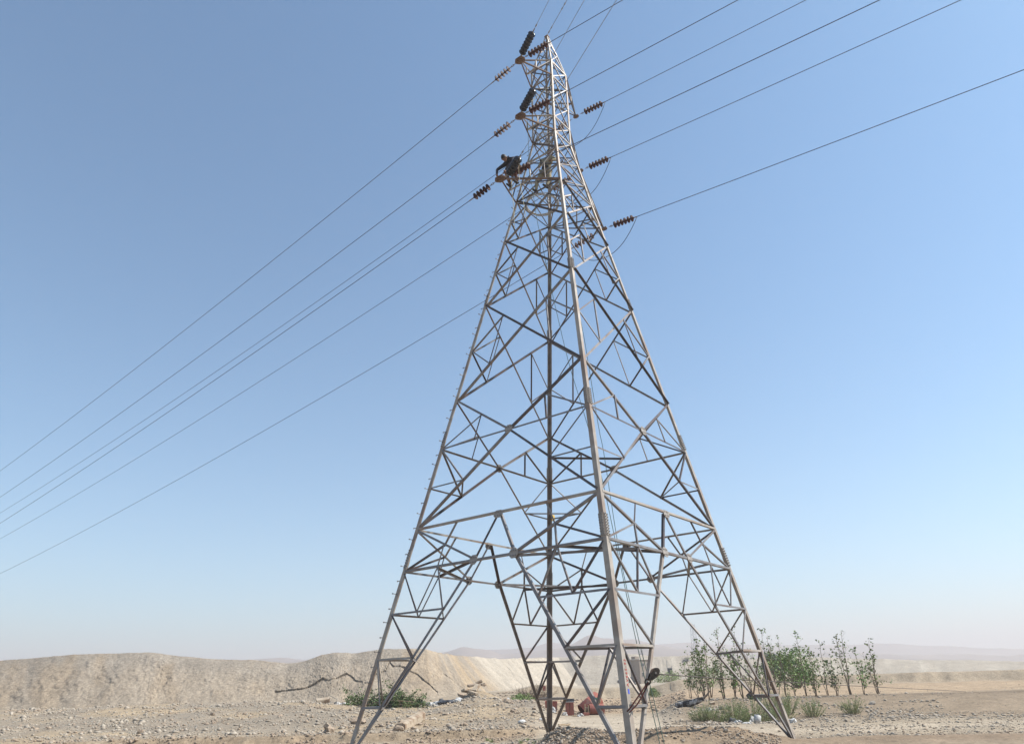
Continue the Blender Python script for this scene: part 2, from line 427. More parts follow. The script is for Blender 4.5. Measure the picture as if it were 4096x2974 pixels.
# ---- spoil heaps
def heap(name, label, crest, base, z0, cols, rows, cfun, cracks=(), gully=0.5, seed=0, back=14, jag=.3):
    """crest: list of (bearing, py, v); base: list of (bearing, v) for the same fall lines"""
    k = len(crest); s = np.linspace(0, k - 1, cols); idx = np.arange(k)
    cp = np.interp(s, idx, [a[0] for a in crest]); cy = np.interp(s, idx, [a[1] for a in crest]); cv = np.interp(s, idx, [a[2] for a in crest])
    bp = np.interp(s, idx, [a[0] for a in base]); bv = np.interp(s, idx, [a[1] for a in base])
    cz = 1.6 - (cy - (2736 - .02875 * (cp - 2144.5))) / 3309 * cv
    cu = (cp - 2144.5) / 3013 * cv; bu = (bp - 2144.5) / 3013 * bv
    arc = np.concatenate([[0], np.cumsum(np.hypot(np.diff(cu), np.diff(cv)))])
    t = np.concatenate([np.linspace(-.06, 1, rows), [1.06, 1.25, 1.6, 2.2]])
    T, A = np.meshgrid(t, arc, indexing='ij')
    tc_ = np.clip(T, 0, 1)
    Uu = bu + (cu - bu) * T; Vv = bv + (cv - bv) * T
    prof = tc_ ** 1.12
    prof = np.where(T > 1, 1 - (T - 1) * .55, prof)
    arcj = jag * 1.6 * fbm(arc * .22, arc * 0 + .5, 4, seed + 2)
    Zz = z0 + (cz - z0) * prof + arcj[None, :] * np.clip(T, 0, 1) ** 7
    wgt = np.sin(np.pi * np.clip(tc_, 0.02, .985)) ** .5
    g = fbm(A * .30 + 1.2 * fbm(A * .2, T * 2, 2, seed + 9), T * 1.6, 3, seed) * gully * 1.5 * wgt
    rid = np.abs(fbm(A * .55 + .5 * fbm(A * .3, T * 4, 2, seed + 12), T * 1.2, 3, seed + 13))
    g = g - np.clip(.12 - rid, 0, 1) * 2.6 * gully * wgt * sstep(-.15, .15, fbm(A * .06, T * .6, 2, seed + 14))
    g = g + fbm(A * .9, T * 9, 4, seed + 5) * gully * .55 * wgt + fbm(A * 2.6, T * 26, 4, seed + 6) * gully * .45 * wgt + fbm(A * 6, T * 60, 2, seed + 7) * gully * .3 * wgt
    for (pts, depth, wdt, dark) in cracks:            # scarps: ground below the line has slumped away
        qa = np.interp([p[0] for p in pts], cp, arc); qt = [p[1] for p in pts]
        lt = np.interp(A, qa, qt) + .012 * (fbm(A * 1.5, A * 0, 3, seed + 31))
        inside = ((A > qa[0]) & (A < qa[-1]))
        d = lt - T
        dep = depth * np.clip(.75 + 1.7 * fbm(A * .5, A * 0 + 3, 3, seed + 33), .12, 1.3)
        g = g - np.where(inside & (d > 0), dep * np.exp(-(d / wdt)), 0)
    # small crescent slumps
    Zz = np.where(T < 0, z0 - .4, Zz)
    Vv2 = Vv - g
    vert = np.stack([C2.x + RT.x * Uu + FW.x * Vv2, C2.y + RT.y * Uu + FW.y * Vv2, Zz + .25 * g * (T < 1.01)], -1)
    n_t, n_a = T.shape
    i_ = np.arange(n_t - 1)[:, None] * n_a; j_ = np.arange(n_a - 1)[None, :]
    q = np.stack([i_ + j_, i_ + j_ + 1, i_ + n_a + j_ + 1, i_ + n_a + j_], -1).reshape(-1, 4)
    me = np_mesh(name, vert.reshape(-1, 3), q, False)
    P_ = np.broadcast_to(cp, T.shape)
    soil_attr(me, cfun(P_, T, A).reshape(-1, 3))
    o = mesh_obj(name, me, M['sand'])
    tag(o, label, kind='structure')
    return o

crest1 = [(-900,2660,104),(-500,2632,102),(-100,2640,101),(250,2612,99),(520,2606,98),(700,2626,97),(950,2640,97),(1100,2652,97),(1179,2642,97),(1237,2617,97),(1287,2606,97),(1359,2610,97),
          (1467,2594,97),(1503,2590,97),(1562,2588,97),(1665,2590,98),(1712,2606,102),(1764,2617,110),(1832,2621,122),(1917,2630,140),(1990,2631,152),(2070,2630,165),(2200,2628,190)]
base1 = [(-900,88),(-500,86),(-100,86),(250,83),(520,82),(700,83),(950,84),(1100,84),(1179,83),(1237,82),(1287,81),(1359,81),(1467,80),(1503,80),(1565,80),(1690,81),(1800,84),
         (1900,92),(1985,104),(2060,120),(2120,134),(2190,148),(2290,174)]
def c1(P_, T, A):
    base = np.zeros(P_.shape + (3,)) + np.array((.42, .345, .26))
    n = fbm(A * .25, T * 1.5, 4, 91); st = fbm(A * .9, T * .8, 4, 95)
    base = mixc(base, (.39, .335, .27), sstep(.45, .9, T + n * .5) * .8)
    base = mixc(base, (.47, .36, .245), sstep(.02, .3, n) * .7)
    base = mixc(base, (.47, .35, .22), gauss(P_, 1780, 60) * sstep(0, .25, st + .05) * .8)
    base = mixc(base, (.56, .49, .395), sstep(1800, 1900, P_) * .85)
    return base * .72 * (1 + .34 * st[..., None])
heap('spoil_heap', 'long steep heap of tan excavated sand and gravel', crest1, base1, 0.15, 1150, 100, c1,
     cracks=[([(1060,.36),(1179,.40),(1215,.46),(1250,.54),(1275,.47),(1310,.52),(1345,.60),(1362,.56),(1385,.45),(1412,.43)], .42, .055, 1),
             ([(1440,.50),(1500,.60),(1515,.76),(1530,.68),(1560,.67),(1585,.62),(1625,.52),(1650,.40),(1680,.20)], .38, .05, 1),
             ([(1690,.66),(1705,.56),(1720,.46),(1735,.30),(1748,.16)], .30, .04, 1)],
     gully=.55, seed=100)
crest2 = [(1950,2634,236),(2100,2628,238),(2338,2621,240),(2505,2612,240),(2590,2622,240),(2671,2621,240),(2770,2614,240),(2865,2628,240),(3000,2633,238),
          (3110,2622,236),(3400,2632,235),(3800,2640,232),(4400,2648,230),(5200,2650,230)]
base2 = [(a, v - 20) for (a, y, v) in crest2]
def c2_(P_, T, A):
    base = np.zeros(P_.shape + (3,)) + np.array((.47, .41, .33))
    st = fbm(A * .5, T * .6, 4, 195)
    base = mixc(base, (.53, .47, .38), sstep(.0, .3, st))
    return base * .72 * (1 + .2 * st[..., None])
heap('spoil_ridge', 'pale far ridge of excavated sand behind the trees', crest2, base2, 1.3, 420, 46, c2_, gully=.5, seed=200, jag=.35)

# ---- mountains
def mountains(name, prof, v0, seed, rough):
    pxs = np.linspace(-1500, 5800, 440)
    py = np.interp(pxs, [p[0] for p in prof], [p[1] for p in prof])
    uu = (pxs - 2144.5) / 3013 * v0
    zc = 1.6 - (py - (2736 - .02875 * (pxs - 2144.5))) / 3309 * v0 + rough * fbm(pxs * .012, pxs * 0, 4, seed)
    zc = np.maximum(zc, 4)
    t = np.concatenate([np.linspace(0, 1, 26), [1.3, 1.8]])
    T, A = np.meshgrid(t, uu, indexing='ij')
    n = fbm(A * .012, T * 3, 5, seed + 3)
    Z_ = zc * np.where(T <= 1, np.clip(T, 0, 1) ** 1.35 * (1 + .5 * n * np.sin(np.pi * np.clip(T, 0, 1))), 1 - (T - 1) * .8)
    V_ = v0 - 330 * (1 - T) + 60 * n * np.sin(np.pi * np.clip(T, 0, 1))
    vert = np.stack([C2.x + RT.x * A + FW.x * V_, C2.y + RT.y * A + FW.y * V_, Z_ - .3], -1)
    n_t, n_a = T.shape
    i_ = np.arange(n_t - 1)[:, None] * n_a; j_ = np.arange(n_a - 1)[None, :]
    q = np.stack([i_ + j_, i_ + j_ + 1, i_ + n_a + j_ + 1, i_ + n_a + j_], -1).reshape(-1, 4)
    o = mesh_obj(name, np_mesh(name, vert.reshape(-1, 3), q, True), M['mountain'])
    return tag(o, 'bare mountains fading into the haze', kind='structure')
mountains('mountain_range', [(-2500,2640),(600,2640),(1100,2628),(1230,2640),(1650,2625),(1750,2603),(1809,2583),(1854,2590),(1930,2596),(1971,2612),(2040,2606),
                             (2160,2592),(2230,2588),(2280,2563),(2320,2538),(2345,2533),(2380,2546),(2415,2547),(2460,2553),(2514,2548),(2572,2566),(2671,2588),(2790,2596),(2900,2590),(3110,2600),(3600,2615),(6800,2620)], 1150, 300, 4)
mountains('mountain_range', [(-2500,2650),(900,2640),(1500,2625),(1800,2610),(1989,2590),(2102,2581),(2169,2560),(2260,2575),(2400,2580),(2600,2572),(2750,2566),(2900,2572),(3110,2578),(3500,2570),(4200,2600),(6800,2610)], 1800, 330, 5)

# ---- haze
hz_me = MB().box((C2.x, C2.y, 73.0), (9400, 9400, 150.0)).mesh('haze')
haze = mesh_obj('haze', hz_me)
hm = bpy.data.materials.new('haze'); hm.use_nodes = True
hn = hm.node_tree; hn.nodes.clear()
pv = hn.nodes.new('ShaderNodeVolumePrincipled')
pv.inputs['Color'].default_value = (.72, .685, .69, 1)
pv.inputs['Density'].default_value = 0.00085
pv.inputs['Anisotropy'].default_value = 0.2
ho = hn.nodes.new('ShaderNodeOutputMaterial'); hn.links.new(pv.outputs[0], ho.inputs['Volume'])
hz_me.materials.append(hm)
tag(haze, 'pale dusty haze hanging over the plain', kind='stuff')
# ------------------------------------------------------------------ the lattice tower
ZL = {-3: 1.173, -2: 2.283, -1: 3.388, 0: 4.499, 1: 5.648, 1.5: 8.007, 2: 9.557, 2.5: 11.253, 3: 12.929, 3.5: 14.207, 4: 15.484,
      5: 17.217, 6: 18.09, 6.5: 19.02, 7: 20.009, 8: 20.74, 8.5: 21.74, 9: 22.80, 10: 23.593}
TAPER = 0.18275
def hw(z):
    if z <= 17.217: return 3.1 - TAPER * (z - 5.648)
    return float(np.interp(z, [17.217, 20.009, 22.802, 23.6], [.986, .517, .501, .497]))
tower = empty('lattice_tower', (0, 0, 0), 'tall grey steel lattice power line tower with six short crossarms', 'pylon')

count = [0]
def angle_bar(name, p0, p1, s, n, mat=None, flip=1, off=0.0, parent=None, outward=False):
    s = s * .74
    """an L section bar: one flange in the plane of the face, the other turned inward"""
    p0 = Vector(p0); p1 = Vector(p1); a = (p1 - p0).normalized(); n = Vector(n)
    n = n - a * n.dot(a); n = n.normalized() if n.length > 1e-5 else a.orthogonal().normalized()
    t = a.cross(n).normalized() * flip
    if outward and t.z > 0: t = -t; flip = -flip
    th_ = max(0.006, s * 0.11)
    count[0] += 1
    sh = n * (off + 0.0013 * (count[0] % 5)) - t * (s / 2)
    prof = [(0, 0), (s, 0), (s, -th_), (th_, -th_), (th_, -s), (0, -s)]
    if outward: prof = [(x, -y) for x, y in prof]; flip = -flip
    mid = (p0 + p1) / 2
    vs_ = [p0 + sh + t * x + n * y - mid for x, y in prof] + [p1 + sh + t * x + n * y - mid for x, y in prof]
    fs = [(i, (i + 1) % 6, 6 + (i + 1) % 6, 6 + i) for i in range(6)]
    fs += [(0, 1, 2, 3), (0, 3, 4, 5), (9, 8, 7, 6), (11, 10, 9, 6)]
    if flip > 0: fs = [f[::-1] for f in fs]
    return MB().add(vs_, fs).build(name, mat or (M['steel_mid'] if count[0] % 3 else M['steel_dark']), parent or tower, mid)

def plate(name, c, n, e, w_, h_, mat=None, th_=0.012, cut=.3, parent=None, bolts=True):
    """a flat gusset with clipped corners, e = its long direction"""
    c = Vector(c); n = Vector(n).normalized(); e = Vector(e); e = (e - n * e.dot(n)).normalized(); f = n.cross(e)
    k = cut * min(w_, h_)
    o2 = [(-w_/2+k,-h_/2),(w_/2-k,-h_/2),(w_/2,-h_/2+k),(w_/2,h_/2-k),(w_/2-k,h_/2),(-w_/2+k,h_/2),(-w_/2,h_/2-k),(-w_/2,-h_/2+k)]
    vs_ = [e * x + f * y + n * th_ / 2 for x, y in o2] + [e * x + f * y - n * th_ / 2 for x, y in o2]
    fs = [tuple(range(8)), tuple(range(15, 7, -1))] + [(i, 8 + i, 8 + (i + 1) % 8, (i + 1) % 8) for i in range(8)]
    o = MB().add(vs_, fs).build(name, mat or M['plate'], parent or tower, c)
    if bolts:
        b = MB()
        for sx in (-.28, 0, .28):
            for sy in (-.25, .25):
                q = e * sx * w_ + f * sy * h_
                b.tube([q - n * (th_/2 + .016), q + n * (th_/2 + .016)], .015, 6)
        bo = b.build('bolts', M['bolt'], o); tag(bo, kind='stuff')
    return o

FACES = [(Vector((0,-1,0)), Vector((1,0,0))), (Vector((1,0,0)), Vector((0,1,0))), (Vector((0,1,0)), Vector((-1,0,0))), (Vector((-1,0,0)), Vector((0,-1,0)))]
def fp(f, a, z):
    n, e = FACES[f]; p = n * hw(z) + e * a; return Vector((p.x, p.y, z))
def wi(z, k=.08): return hw(z) - k
def va(z):
    return 0.66 * (5.648 - z) / (5.648 - 4.499) if z > 4.499 else 0.66 + (4.499 - z) * 0.762
def mid(a, b): return (Vector(a) + Vector(b)) / 2

# legs: angle section with its heel on the corner
def leg_bar(name, sx, sy, z0, z1, s0, s1, w0=None, w1=None, mat=None):
    vs_ = []
    for z, s, w_ in ((z0, s0, w0), (z1, s1, w1)):
        w_ = hw(z) if w_ is None else w_; t = s * .11
        for (x, y) in ((0, 0), (s, 0), (s, t), (t, t), (t, s), (0, s)):
            vs_.append((sx * (w_ + .008 - x), sy * (w_ + .008 - y), z))
    fs = [(i, (i + 1) % 6, 6 + (i + 1) % 6, 6 + i) for i in range(6)] + [(0,1,2,3),(0,3,4,5),(9,8,7,6),(11,10,9,6)]
    if sx * sy < 0: fs = [f[::-1] for f in fs]
    return MB().add(vs_, fs).build(name, mat or M['steel'], tower)
CORN = {'L': (-1,-1), 'N': (1,-1), 'R': (1,1), 'F': (-1,1)}
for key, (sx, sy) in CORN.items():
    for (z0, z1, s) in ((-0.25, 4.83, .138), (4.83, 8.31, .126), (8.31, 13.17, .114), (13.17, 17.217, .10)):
        leg_bar('leg', sx, sy, z0, z1, s, s, hw(z0), hw(z1), M['steel_mid'] if key == 'F' else M['steel'])  # far leg in darker steel: the shade inside its angle is put into the colour
    leg_bar('leg', sx, sy, 17.217, 20.009, .09, .09)
    leg_bar('leg', sx, sy, 20.009, 23.6, .078, .078)
    leg_bar('peak_member', sx, sy, 23.6, 25.68, .06, .05, .497, .05)
    # splices with rows of bolts on both flanges
    for zc, ln, s in ((4.83, .55, .138), (8.31, .5, .126), (13.17, .45, .114)):
        w_ = hw(zc)
        for ax in (0, 1):
            n = Vector((sx, 0, 0)) if ax == 0 else Vector((0, sy, 0))
            e = Vector((0, 0, 1)) - n * 0
            c_ = Vector((sx * (w_ + .016), sy * (w_ - s * .5), zc)) if ax == 0 else Vector((sx * (w_ - s * .5), sy * (w_ + .016), zc))
            slope = Vector((-sx * TAPER, -sy * TAPER, 1)).normalized()
            nn = (n - slope * n.dot(slope)).normalized(); ff = nn.cross(slope)
            pb = MB(); bb = MB()
            m3 = Matrix((ff, nn, slope)).transposed()
            pb.box((0, 0, 0), (s * .86, .012, ln), m3)
            sp = pb.build('splice_plate', M['plate'], tower, c_)
            for k in range(8):
                for r_ in (-.27, .27):
                    q = slope * (ln * (-.44 + .88 * k / 7)) + ff * (r_ * s)
                    bb.tube([q - nn * .004, q + nn * .034], .0135, 6)
            tag(bb.build('bolts', M['bolt'], sp), kind='stuff')

K = 'secondary_brace'
Lz = ZL
for f in range(4):
    n2, e2 = FACES[f]
    nl = (n2 + Vector((0, 0, TAPER))).normalized()
    dk = M['steel']
    h0, h1 = Lz[0], Lz[1]
    for lv in (1, 0):
        z = Lz[lv]; angle_bar('horizontal_beam', fp(f, -wi(z), z), fp(f, wi(z), z), .078, nl, M['steel_mid'] if lv == 0 else M['steel'], flip=-1, off=.012)
    plate('gusset_plate', fp(f, 0, h1 - .06) + nl * .02, nl, e2, .30, .20)
    for s in (-1, 1):
        P = lambda a, z: fp(f, s * a, z)
        # leg bracing: the big inverted V
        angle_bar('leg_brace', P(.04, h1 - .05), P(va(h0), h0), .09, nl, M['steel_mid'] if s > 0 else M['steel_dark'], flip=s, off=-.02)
        angle_bar('leg_brace', P(va(h0), h0), P(va(.04), .04), .10, nl, M['steel'] if s < 0 and f == 1 else M['steel_mid'], flip=s, off=-.02)  # paler steel on the sun-facing brace by the near leg: sunlight put into colour
        plate('gusset_plate', P(va(h0), h0) + nl * .022, nl, e2, .27, .25)
        angle_bar('cross_brace', P(wi(h1), h1 - .04), P(va(h0) + .05, h0 + .05), .08, nl, flip=s, off=.0)
        Q = mid(P(wi(h1), h1 - .04), P(va(h0), h0)); q = P((va(h0) + wi(h0)) / 2, h0)
        angle_bar(K, Q, P(wi(h0), h0 + .03), .065, nl, flip=-s, off=-.01)
        angle_bar(K, Q, P(wi(h1) / 2, h1), .055, nl, flip=s, off=-.01)
        angle_bar(K, Q, q, .055, nl, flip=s, off=.01)
        # leg extension
        for lv in (-1, -2, -3):
            z = Lz[lv]
            angle_bar('horizontal_beam', P(wi(z, .05), z), P(va(z), z), .07, nl, M['steel'] if lv == -2 else M['steel_mid'], flip=-s, off=.008)
        z = Lz[-1]; hh = mid(P(wi(z), z), P(va(z), z))
        angle_bar(K, P(wi(h0), h0 - .05), hh, .06, nl, flip=s, off=.01)
        angle_bar(K, q, hh, .055, nl, flip=s, off=.0)
        angle_bar(K, q, P(va(z), z), .055, nl, flip=s, off=.01)
        angle_bar(K, P(wi(z), z), P(va(Lz[-2]), Lz[-2]), .06, nl, flip=s, off=.01)
        angle_bar(K, P(wi(Lz[-2]), Lz[-2]), P(va(Lz[-3]), Lz[-3]), .06, nl, flip=s, off=.01)
        # panel with centre gusset
        C = fp(f, 0, Lz[1.5])
        z1, z15, z2 = Lz[1], Lz[1.5], Lz[2]
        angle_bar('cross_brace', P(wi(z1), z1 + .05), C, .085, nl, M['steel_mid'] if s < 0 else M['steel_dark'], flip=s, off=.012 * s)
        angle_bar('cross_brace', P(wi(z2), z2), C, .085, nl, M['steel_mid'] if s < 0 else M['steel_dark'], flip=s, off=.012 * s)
        angle_bar('horizontal_beam', P(wi(z15), z15), C, .07, nl, flip=-s, off=-.006)
        pu = mid(P(wi(z2), z2), C); pl = mid(P(wi(z1), z1), C)
        angle_bar(K, pu, P(wi(z15), z15 + .02), .06, nl, flip=s, off=-.012)
        angle_bar(K, pu, mid(P(wi(z15), z15), C), .055, nl, flip=s, off=.012)
        angle_bar(K, pl, P(wi(z15), z15 - .03), .06, nl, flip=s, off=.012)
        angle_bar(K, pl, P(wi(pl.z), pl.z), .055, nl, flip=s, off=-.012)
    plate('gusset_plate', fp(f, 0, Lz[1.5]) + nl * .02, nl, e2, .27, .25)
    # X panels up to the waist
    for lo, mi, hi, sz in ((2, 2.5, 3, .085), (3, 3.5, 4, .08), (4, None, 5, .075)):
        zl, zh = Lz[lo], Lz[hi]; zm = Lz[mi] if mi else (zl + zh) / 2
        fr = hw(zl) / (hw(zl) + hw(zh)); zx = zl + (zh - zl) * fr
        Xc = fp(f, 0, zx)
        for s in (-1, 1):
            P = lambda a, z: fp(f, s * a, z)
            angle_bar('cross_brace', P(wi(zl), zl), fp(f, -s * wi(zh), zh), sz, nl, M['steel_dark'] if s > 0 else M['steel_mid'], flip=s, off=.014 * s, outward=s > 0)  # descending bars: their shaded side is put into the colour as darkest steel
            pu = mid(P(wi(zh), zh), Xc); pl = mid(P(wi(zl), zl), Xc); pm = P(wi(zm), zm)
            angle_bar(K, pm, pu, .055, nl, flip=s, off=-.004); angle_bar(K, pm, pl, .055, nl, flip=-s, off=.004)
            angle_bar(K, pu, pl, .05, nl, flip=s, off=0)
    # narrow upper body
    nu_ = n2.copy()
    for lv in (5, 6, 7, 8, 9, 10):
        z = Lz[lv]; angle_bar('horizontal_beam', fp(f, -hw(z) + .04, z), fp(f, hw(z) - .04, z), .055, nu_, flip=-1, off=.008)
    for lo, hi in ((5, 6), (6, 6.5), (6.5, 7), (7, 8), (8, 8.5), (8.5, 9), (9, 10)):
        zl, zh = Lz[lo], Lz[hi]
        for s in (-1, 1):
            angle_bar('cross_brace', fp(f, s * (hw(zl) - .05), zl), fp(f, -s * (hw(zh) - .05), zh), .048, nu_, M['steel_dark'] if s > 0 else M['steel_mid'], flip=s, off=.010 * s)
    # peak lacing
    for s in (-1, 1):
        for (za, wa, zb_, wb) in ((23.6, .48, 24.65, .28), (24.65, .27, 25.3, .14)):
            angle_bar(K, n2 * wa + e2 * s * wa + Vector((0,0,za)), n2 * wb - e2 * s * wb + Vector((0,0,zb_)), .045, nu_, flip=s, off=.006 * s)
# members that run across the corners
plan = []
for f in range(4):
    g = (f + 1) % 4
    h0 = Lz[0]
    up = Vector((0, 0, 1))
    q1 = fp(f, (va(h0) + wi(h0)) / 2, h0); q2 = fp(g, -(va(h0) + wi(h0)) / 2, h0)
    v1 = fp(f, va(h0), h0); v2 = fp(g, -va(h0), h0)
    angle_bar('corner_strut', q1, v2, .085, up, flip=1, off=.03); angle_bar('corner_strut', v1, q2, .085, up, flip=-1, off=-.03)
    for lv in (-2, -3):
        z = Lz[lv]; a_ = fp(f, va(z), z); b_ = fp(g, -va(z), z)
        angle_bar('corner_strut', a_, b_, .07, up, flip=1)
        if lv == -2:
            m_ = mid(a_, b_); z3 = Lz[-3]
            angle_bar(K, m_, fp(f, va(z3), z3), .055, up); angle_bar(K, m_, fp(g, -va(z3), z3), .055, up, flip=-1)
    pa = mid(fp(f, wi(Lz[1]), Lz[1]), fp(f, 0, Lz[1.5])); pb_ = mid(fp(g, -wi(Lz[1]), Lz[1]), fp(g, 0, Lz[1.5]))
    angle_bar('corner_strut', pa, pb_, .06, up)
for (a_, b_) in ((-1, -1), (1, -1)):
    for lv in (5, 7, 9):
        w_ = hw(Lz[lv]) - .05
        angle_bar('corner_strut', (a_ * w_, b_ * w_, Lz[lv] + .02 * a_), (-a_ * w_, -b_ * w_, Lz[lv] + .02 * a_), .055, (0, 0, 1))
MB().box((0, 0, 25.70), (.16, .16, .05)).build('peak_cap', M['rusty'], tower)

# crossarms (tips on the line sides y < 0 and y > 0)
TIPS = {'l1': Vector((0, -1.78, 22.78)), 'l2': Vector((0, -1.83, 19.99)), 'l3': Vector((-.58, -2.26, 17.22)),
        'r1': Vector((0, 1.78, 22.78)), 'r2': Vector((0, 1.84, 19.99)), 'r3': Vector((.56, 2.34, 17.22))}
for k, T in TIPS.items():
    sy = -1 if k[0] == 'l' else 1
    zb, zt = {'1': (Lz[9], Lz[10]), '2': (Lz[7], Lz[8]), '3': (Lz[5], Lz[6.5])}[k[1]]
    big = .075 if k[1] == '3' else .065
    bot = [Vector((sx * hw(zb), sy * hw(zb), zb)) for sx in (-1, 1)]
    top = [Vector((sx * hw(zt), sy * hw(zt), zt)) for sx in (-1, 1)]
    mt = M['rusty'] if k[0] == 'l' else M['steel_dark']
    for i in (0, 1):
        sx = (-1, 1)[i]
        angle_bar('crossarm_chord', bot[i], T, big, (0, 0, -1), mt, flip=sx * sy)
        angle_bar('crossarm_chord', top[i], T + Vector((0, 0, .05)), big * .9, (0, 0, 1), mt if i == 0 else M['steel'], flip=sx * sy)
        mb_, mt_ = mid(bot[i], T), mid(top[i], T)
        angle_bar('crossarm_brace', mb_, mt_, .045, (sx, 0, 0), M['steel'])
        angle_bar('crossarm_brace', mb_, top[i], .045, (sx, 0, 0), M['steel_dark'], flip=-1)
        if k[1] == '3':
            angle_bar('crossarm_brace', bot[i].lerp(T, .25), mid(mb_, top[i]), .04, (sx, 0, 0), M['steel_dark'])
    angle_bar('crossarm_brace', mid(bot[0], T), mid(bot[1], T), .05, (0, 0, -1), M['steel'])
    angle_bar('crossarm_brace', bot[0], mid(bot[1], T), .045, (0, 0, -1), M['steel_dark'])
    pl_ = MB()
    e = Vector((T.x, T.y, 0)).normalized()
    ks = 1.0 if k[0] == 'l' else .6
    o = plate('tip_plate', T + e * .03, (0, 0, 1), (1, 0, 0), .42 * ks, .30 * ks, M['rusty'], .02, .35)
    MB().box((0, 0, 0), (.26 * ks, .03, .20 * ks)).build('tip_lug', M['rusty'], tower, T + e * .05 + Vector((0, 0, .04)))

# step bolts up the left leg
for i in range(44):
    z = 1.75 + i * .36
    if z > 17: break
    w_ = hw(z)
    if i % 2: p0, d = Vector((-w_ - .005, -w_ + .05, z)), Vector((-1, 0, .04))
    else:     p0, d = Vector((-w_ + .05, -w_ - .005, z)), Vector((0, -1, .04))
    d.normalize()
    MB().tube([p0 - p0, d * .15], .010, 6).tube([d * .15, d * .165], .020, 6).build('step_bolt', M['bolt'], tower, p0)
for i in range(14):
    z = 17.4 + i * .42; w_ = hw(z); p0 = Vector((-w_ - .005, -w_ + .04, z)); d = Vector((-1, 0, .05)).normalized()
    MB().tube([p0 - p0, d * .13], .009, 6).tube([d * .13, d * .145], .018, 6).build('step_bolt', M['bolt'], tower, p0)

# number plate on the far leg, painted band and lettering on the near leg
w_ = hw(6.85)
MB().box((0, 0, 0), (.012, .16, .22)).build('number_plate', M['yellow'], tower, (-w_ + .19, w_ - .02, 6.85))
slope = Vector((-TAPER, TAPER, 1)).normalized()
ex = Vector((1, 0, 0)); nn = (ex - slope * ex.dot(slope)).normalized(); ff = nn.cross(slope)
m3 = Matrix((ff, nn, slope)).transposed()
def on_leg(z, across, out): # point on the near leg's right flange
    w_ = hw(z); return Vector((w_ + .008, -w_ + across, z)) + nn * out
MB().box((0, 0, 0), (.05, .004, .085), m3).build('painted_square', M['paint_blue'], tower, on_leg(1.435, .08, .004))
cu = bpy.data.curves.new('lettering', 'FONT'); cu.body = 'AV665-93'; cu.size = .098; cu.align_x = 'LEFT'; cu.align_y = 'CENTER'; cu.extrude = .001; cu.space_character = 1.32
to = bpy.data.objects.new('lettering', cu); col.objects.link(to)
bpy.context.view_layer.update()
tm = bpy.data.meshes.new_from_object(to.evaluated_get(bpy.context.evaluated_depsgraph_get()))
bpy.data.objects.remove(to)
tm.materials.clear()
lo = mesh_obj('lettering', tm, M['paint_red'], tower)
# text runs up the leg; its letters' tops point to the left
xaxis = slope; zaxis = nn; yaxis = zaxis.cross(xaxis)
lo.matrix_local = Matrix.Translation(on_leg(1.52, .083, .004)) @ Matrix((xaxis, yaxis, zaxis)).transposed().to_4x4()

# ------------------------------------------------------------------ insulator strings
disc_prof = [(.0, .075), (.032, .075), (.04, .045), (.042, .03), (.075, .028), (.112, .012), (.127, -.012), (.122, -.018), (.1, -.008), (.085, -.02), (.07, -.008), (.052, -.02), (.03, -.012), (.016, -.03), (.016, -.072), (0, -.072)]
def disc_mesh(mat, name):
    me = MB().lathe(disc_prof, 16).mesh(name, True); me.materials.append(mat); return me
D_BROWN = disc_mesh(M['porcelain'], 'disc'); D_DARK = disc_mesh(M['glaze_dark'], 'disc')
def string(tip, dv, n_disc, dmesh, label, lead=.30, tail=.26, group='insulator strings on the tower', big=1.0):
    dv = Vector(dv).normalized()
    o = empty('insulator_string', tip, label, 'insulator', group)
    rot = dv.to_track_quat('Z', 'Y')
    # shackle links between the plate and the first disc
    ch = MB(); k = 3
    for i in range(k):
        c_ = dv * (.03 + (lead - .04) * (i + .5) / k); ln = (lead / k) * .68
        s_ = dv.orthogonal().normalized()
        if i % 2: s_ = dv.cross(s_)
        ch.tube([c_ + dv * ln * math.cos(t) + s_ * .026 * math.sin(t) for t in np.linspace(0, 2 * math.pi, 11)], .009, 5, False)
    ch.build('shackle_chain', M['bolt'], o)
    sp = .146 * (.5 + .5 * big)
    for i in range(n_disc):
        d = bpy.data.objects.new('disc', dmesh); link(d, o)
        d.location = dv * (lead + .07 + sp * i); d.rotation_mode = 'QUATERNION'; d.rotation_quaternion = rot; d.scale = (big, big, 1.0)
    L0 = lead + .07 + sp * (n_disc - 1) + .07
    MB().tube([dv * (L0 - .02), dv * (L0 + tail * .5), dv * (L0 + tail)], [.014, .022, .016], 7).build('strain_clamp', M['bolt'], o)
    return o, tip + dv * (L0 + tail)

ends = {}
names = {'l1': 'top left', 'l2': 'middle left', 'l3': 'bottom left', 'r1': 'top right', 'r2': 'middle right', 'r3': 'bottom right'}
for k, T in TIPS.items():
    e = Vector((T.x, T.y, 0)).normalized()
    lf, ri = ('left going', 'right going')
    nl_, nr_ = (5, 6) if k[0] == 'l' else (6, 6)
    o, p = string(T + Vector((-.20, 0, 0)) + e * .03, (-1, 0, -.15), nl_, D_BROWN, 'brown disc insulator string pulling left from the %s crossarm tip' % names[k]); ends[k, 'L'] = p
    o, p = string(T + Vector((.20, 0, 0)) + e * .03, (1, 0, -.10), nr_, D_BROWN, 'brown disc insulator string pulling right from the %s crossarm tip' % names[k], .22, .14); ends[k, 'R'] = p
    if k[0] == 'l':
        o, p = string(T + (Vector((.10, -.12, 0.05)) if k != 'l3' else Vector((.32, -.03, -.05))), (.866, -.5, -.115), 7 if k != 'l3' else 6, D_DARK if k != 'l3' else D_DARK, 'black disc insulator string pointing at the viewer from the %s crossarm tip' % names[k], .16, .2, big=1.1); ends[k, 'C'] = p

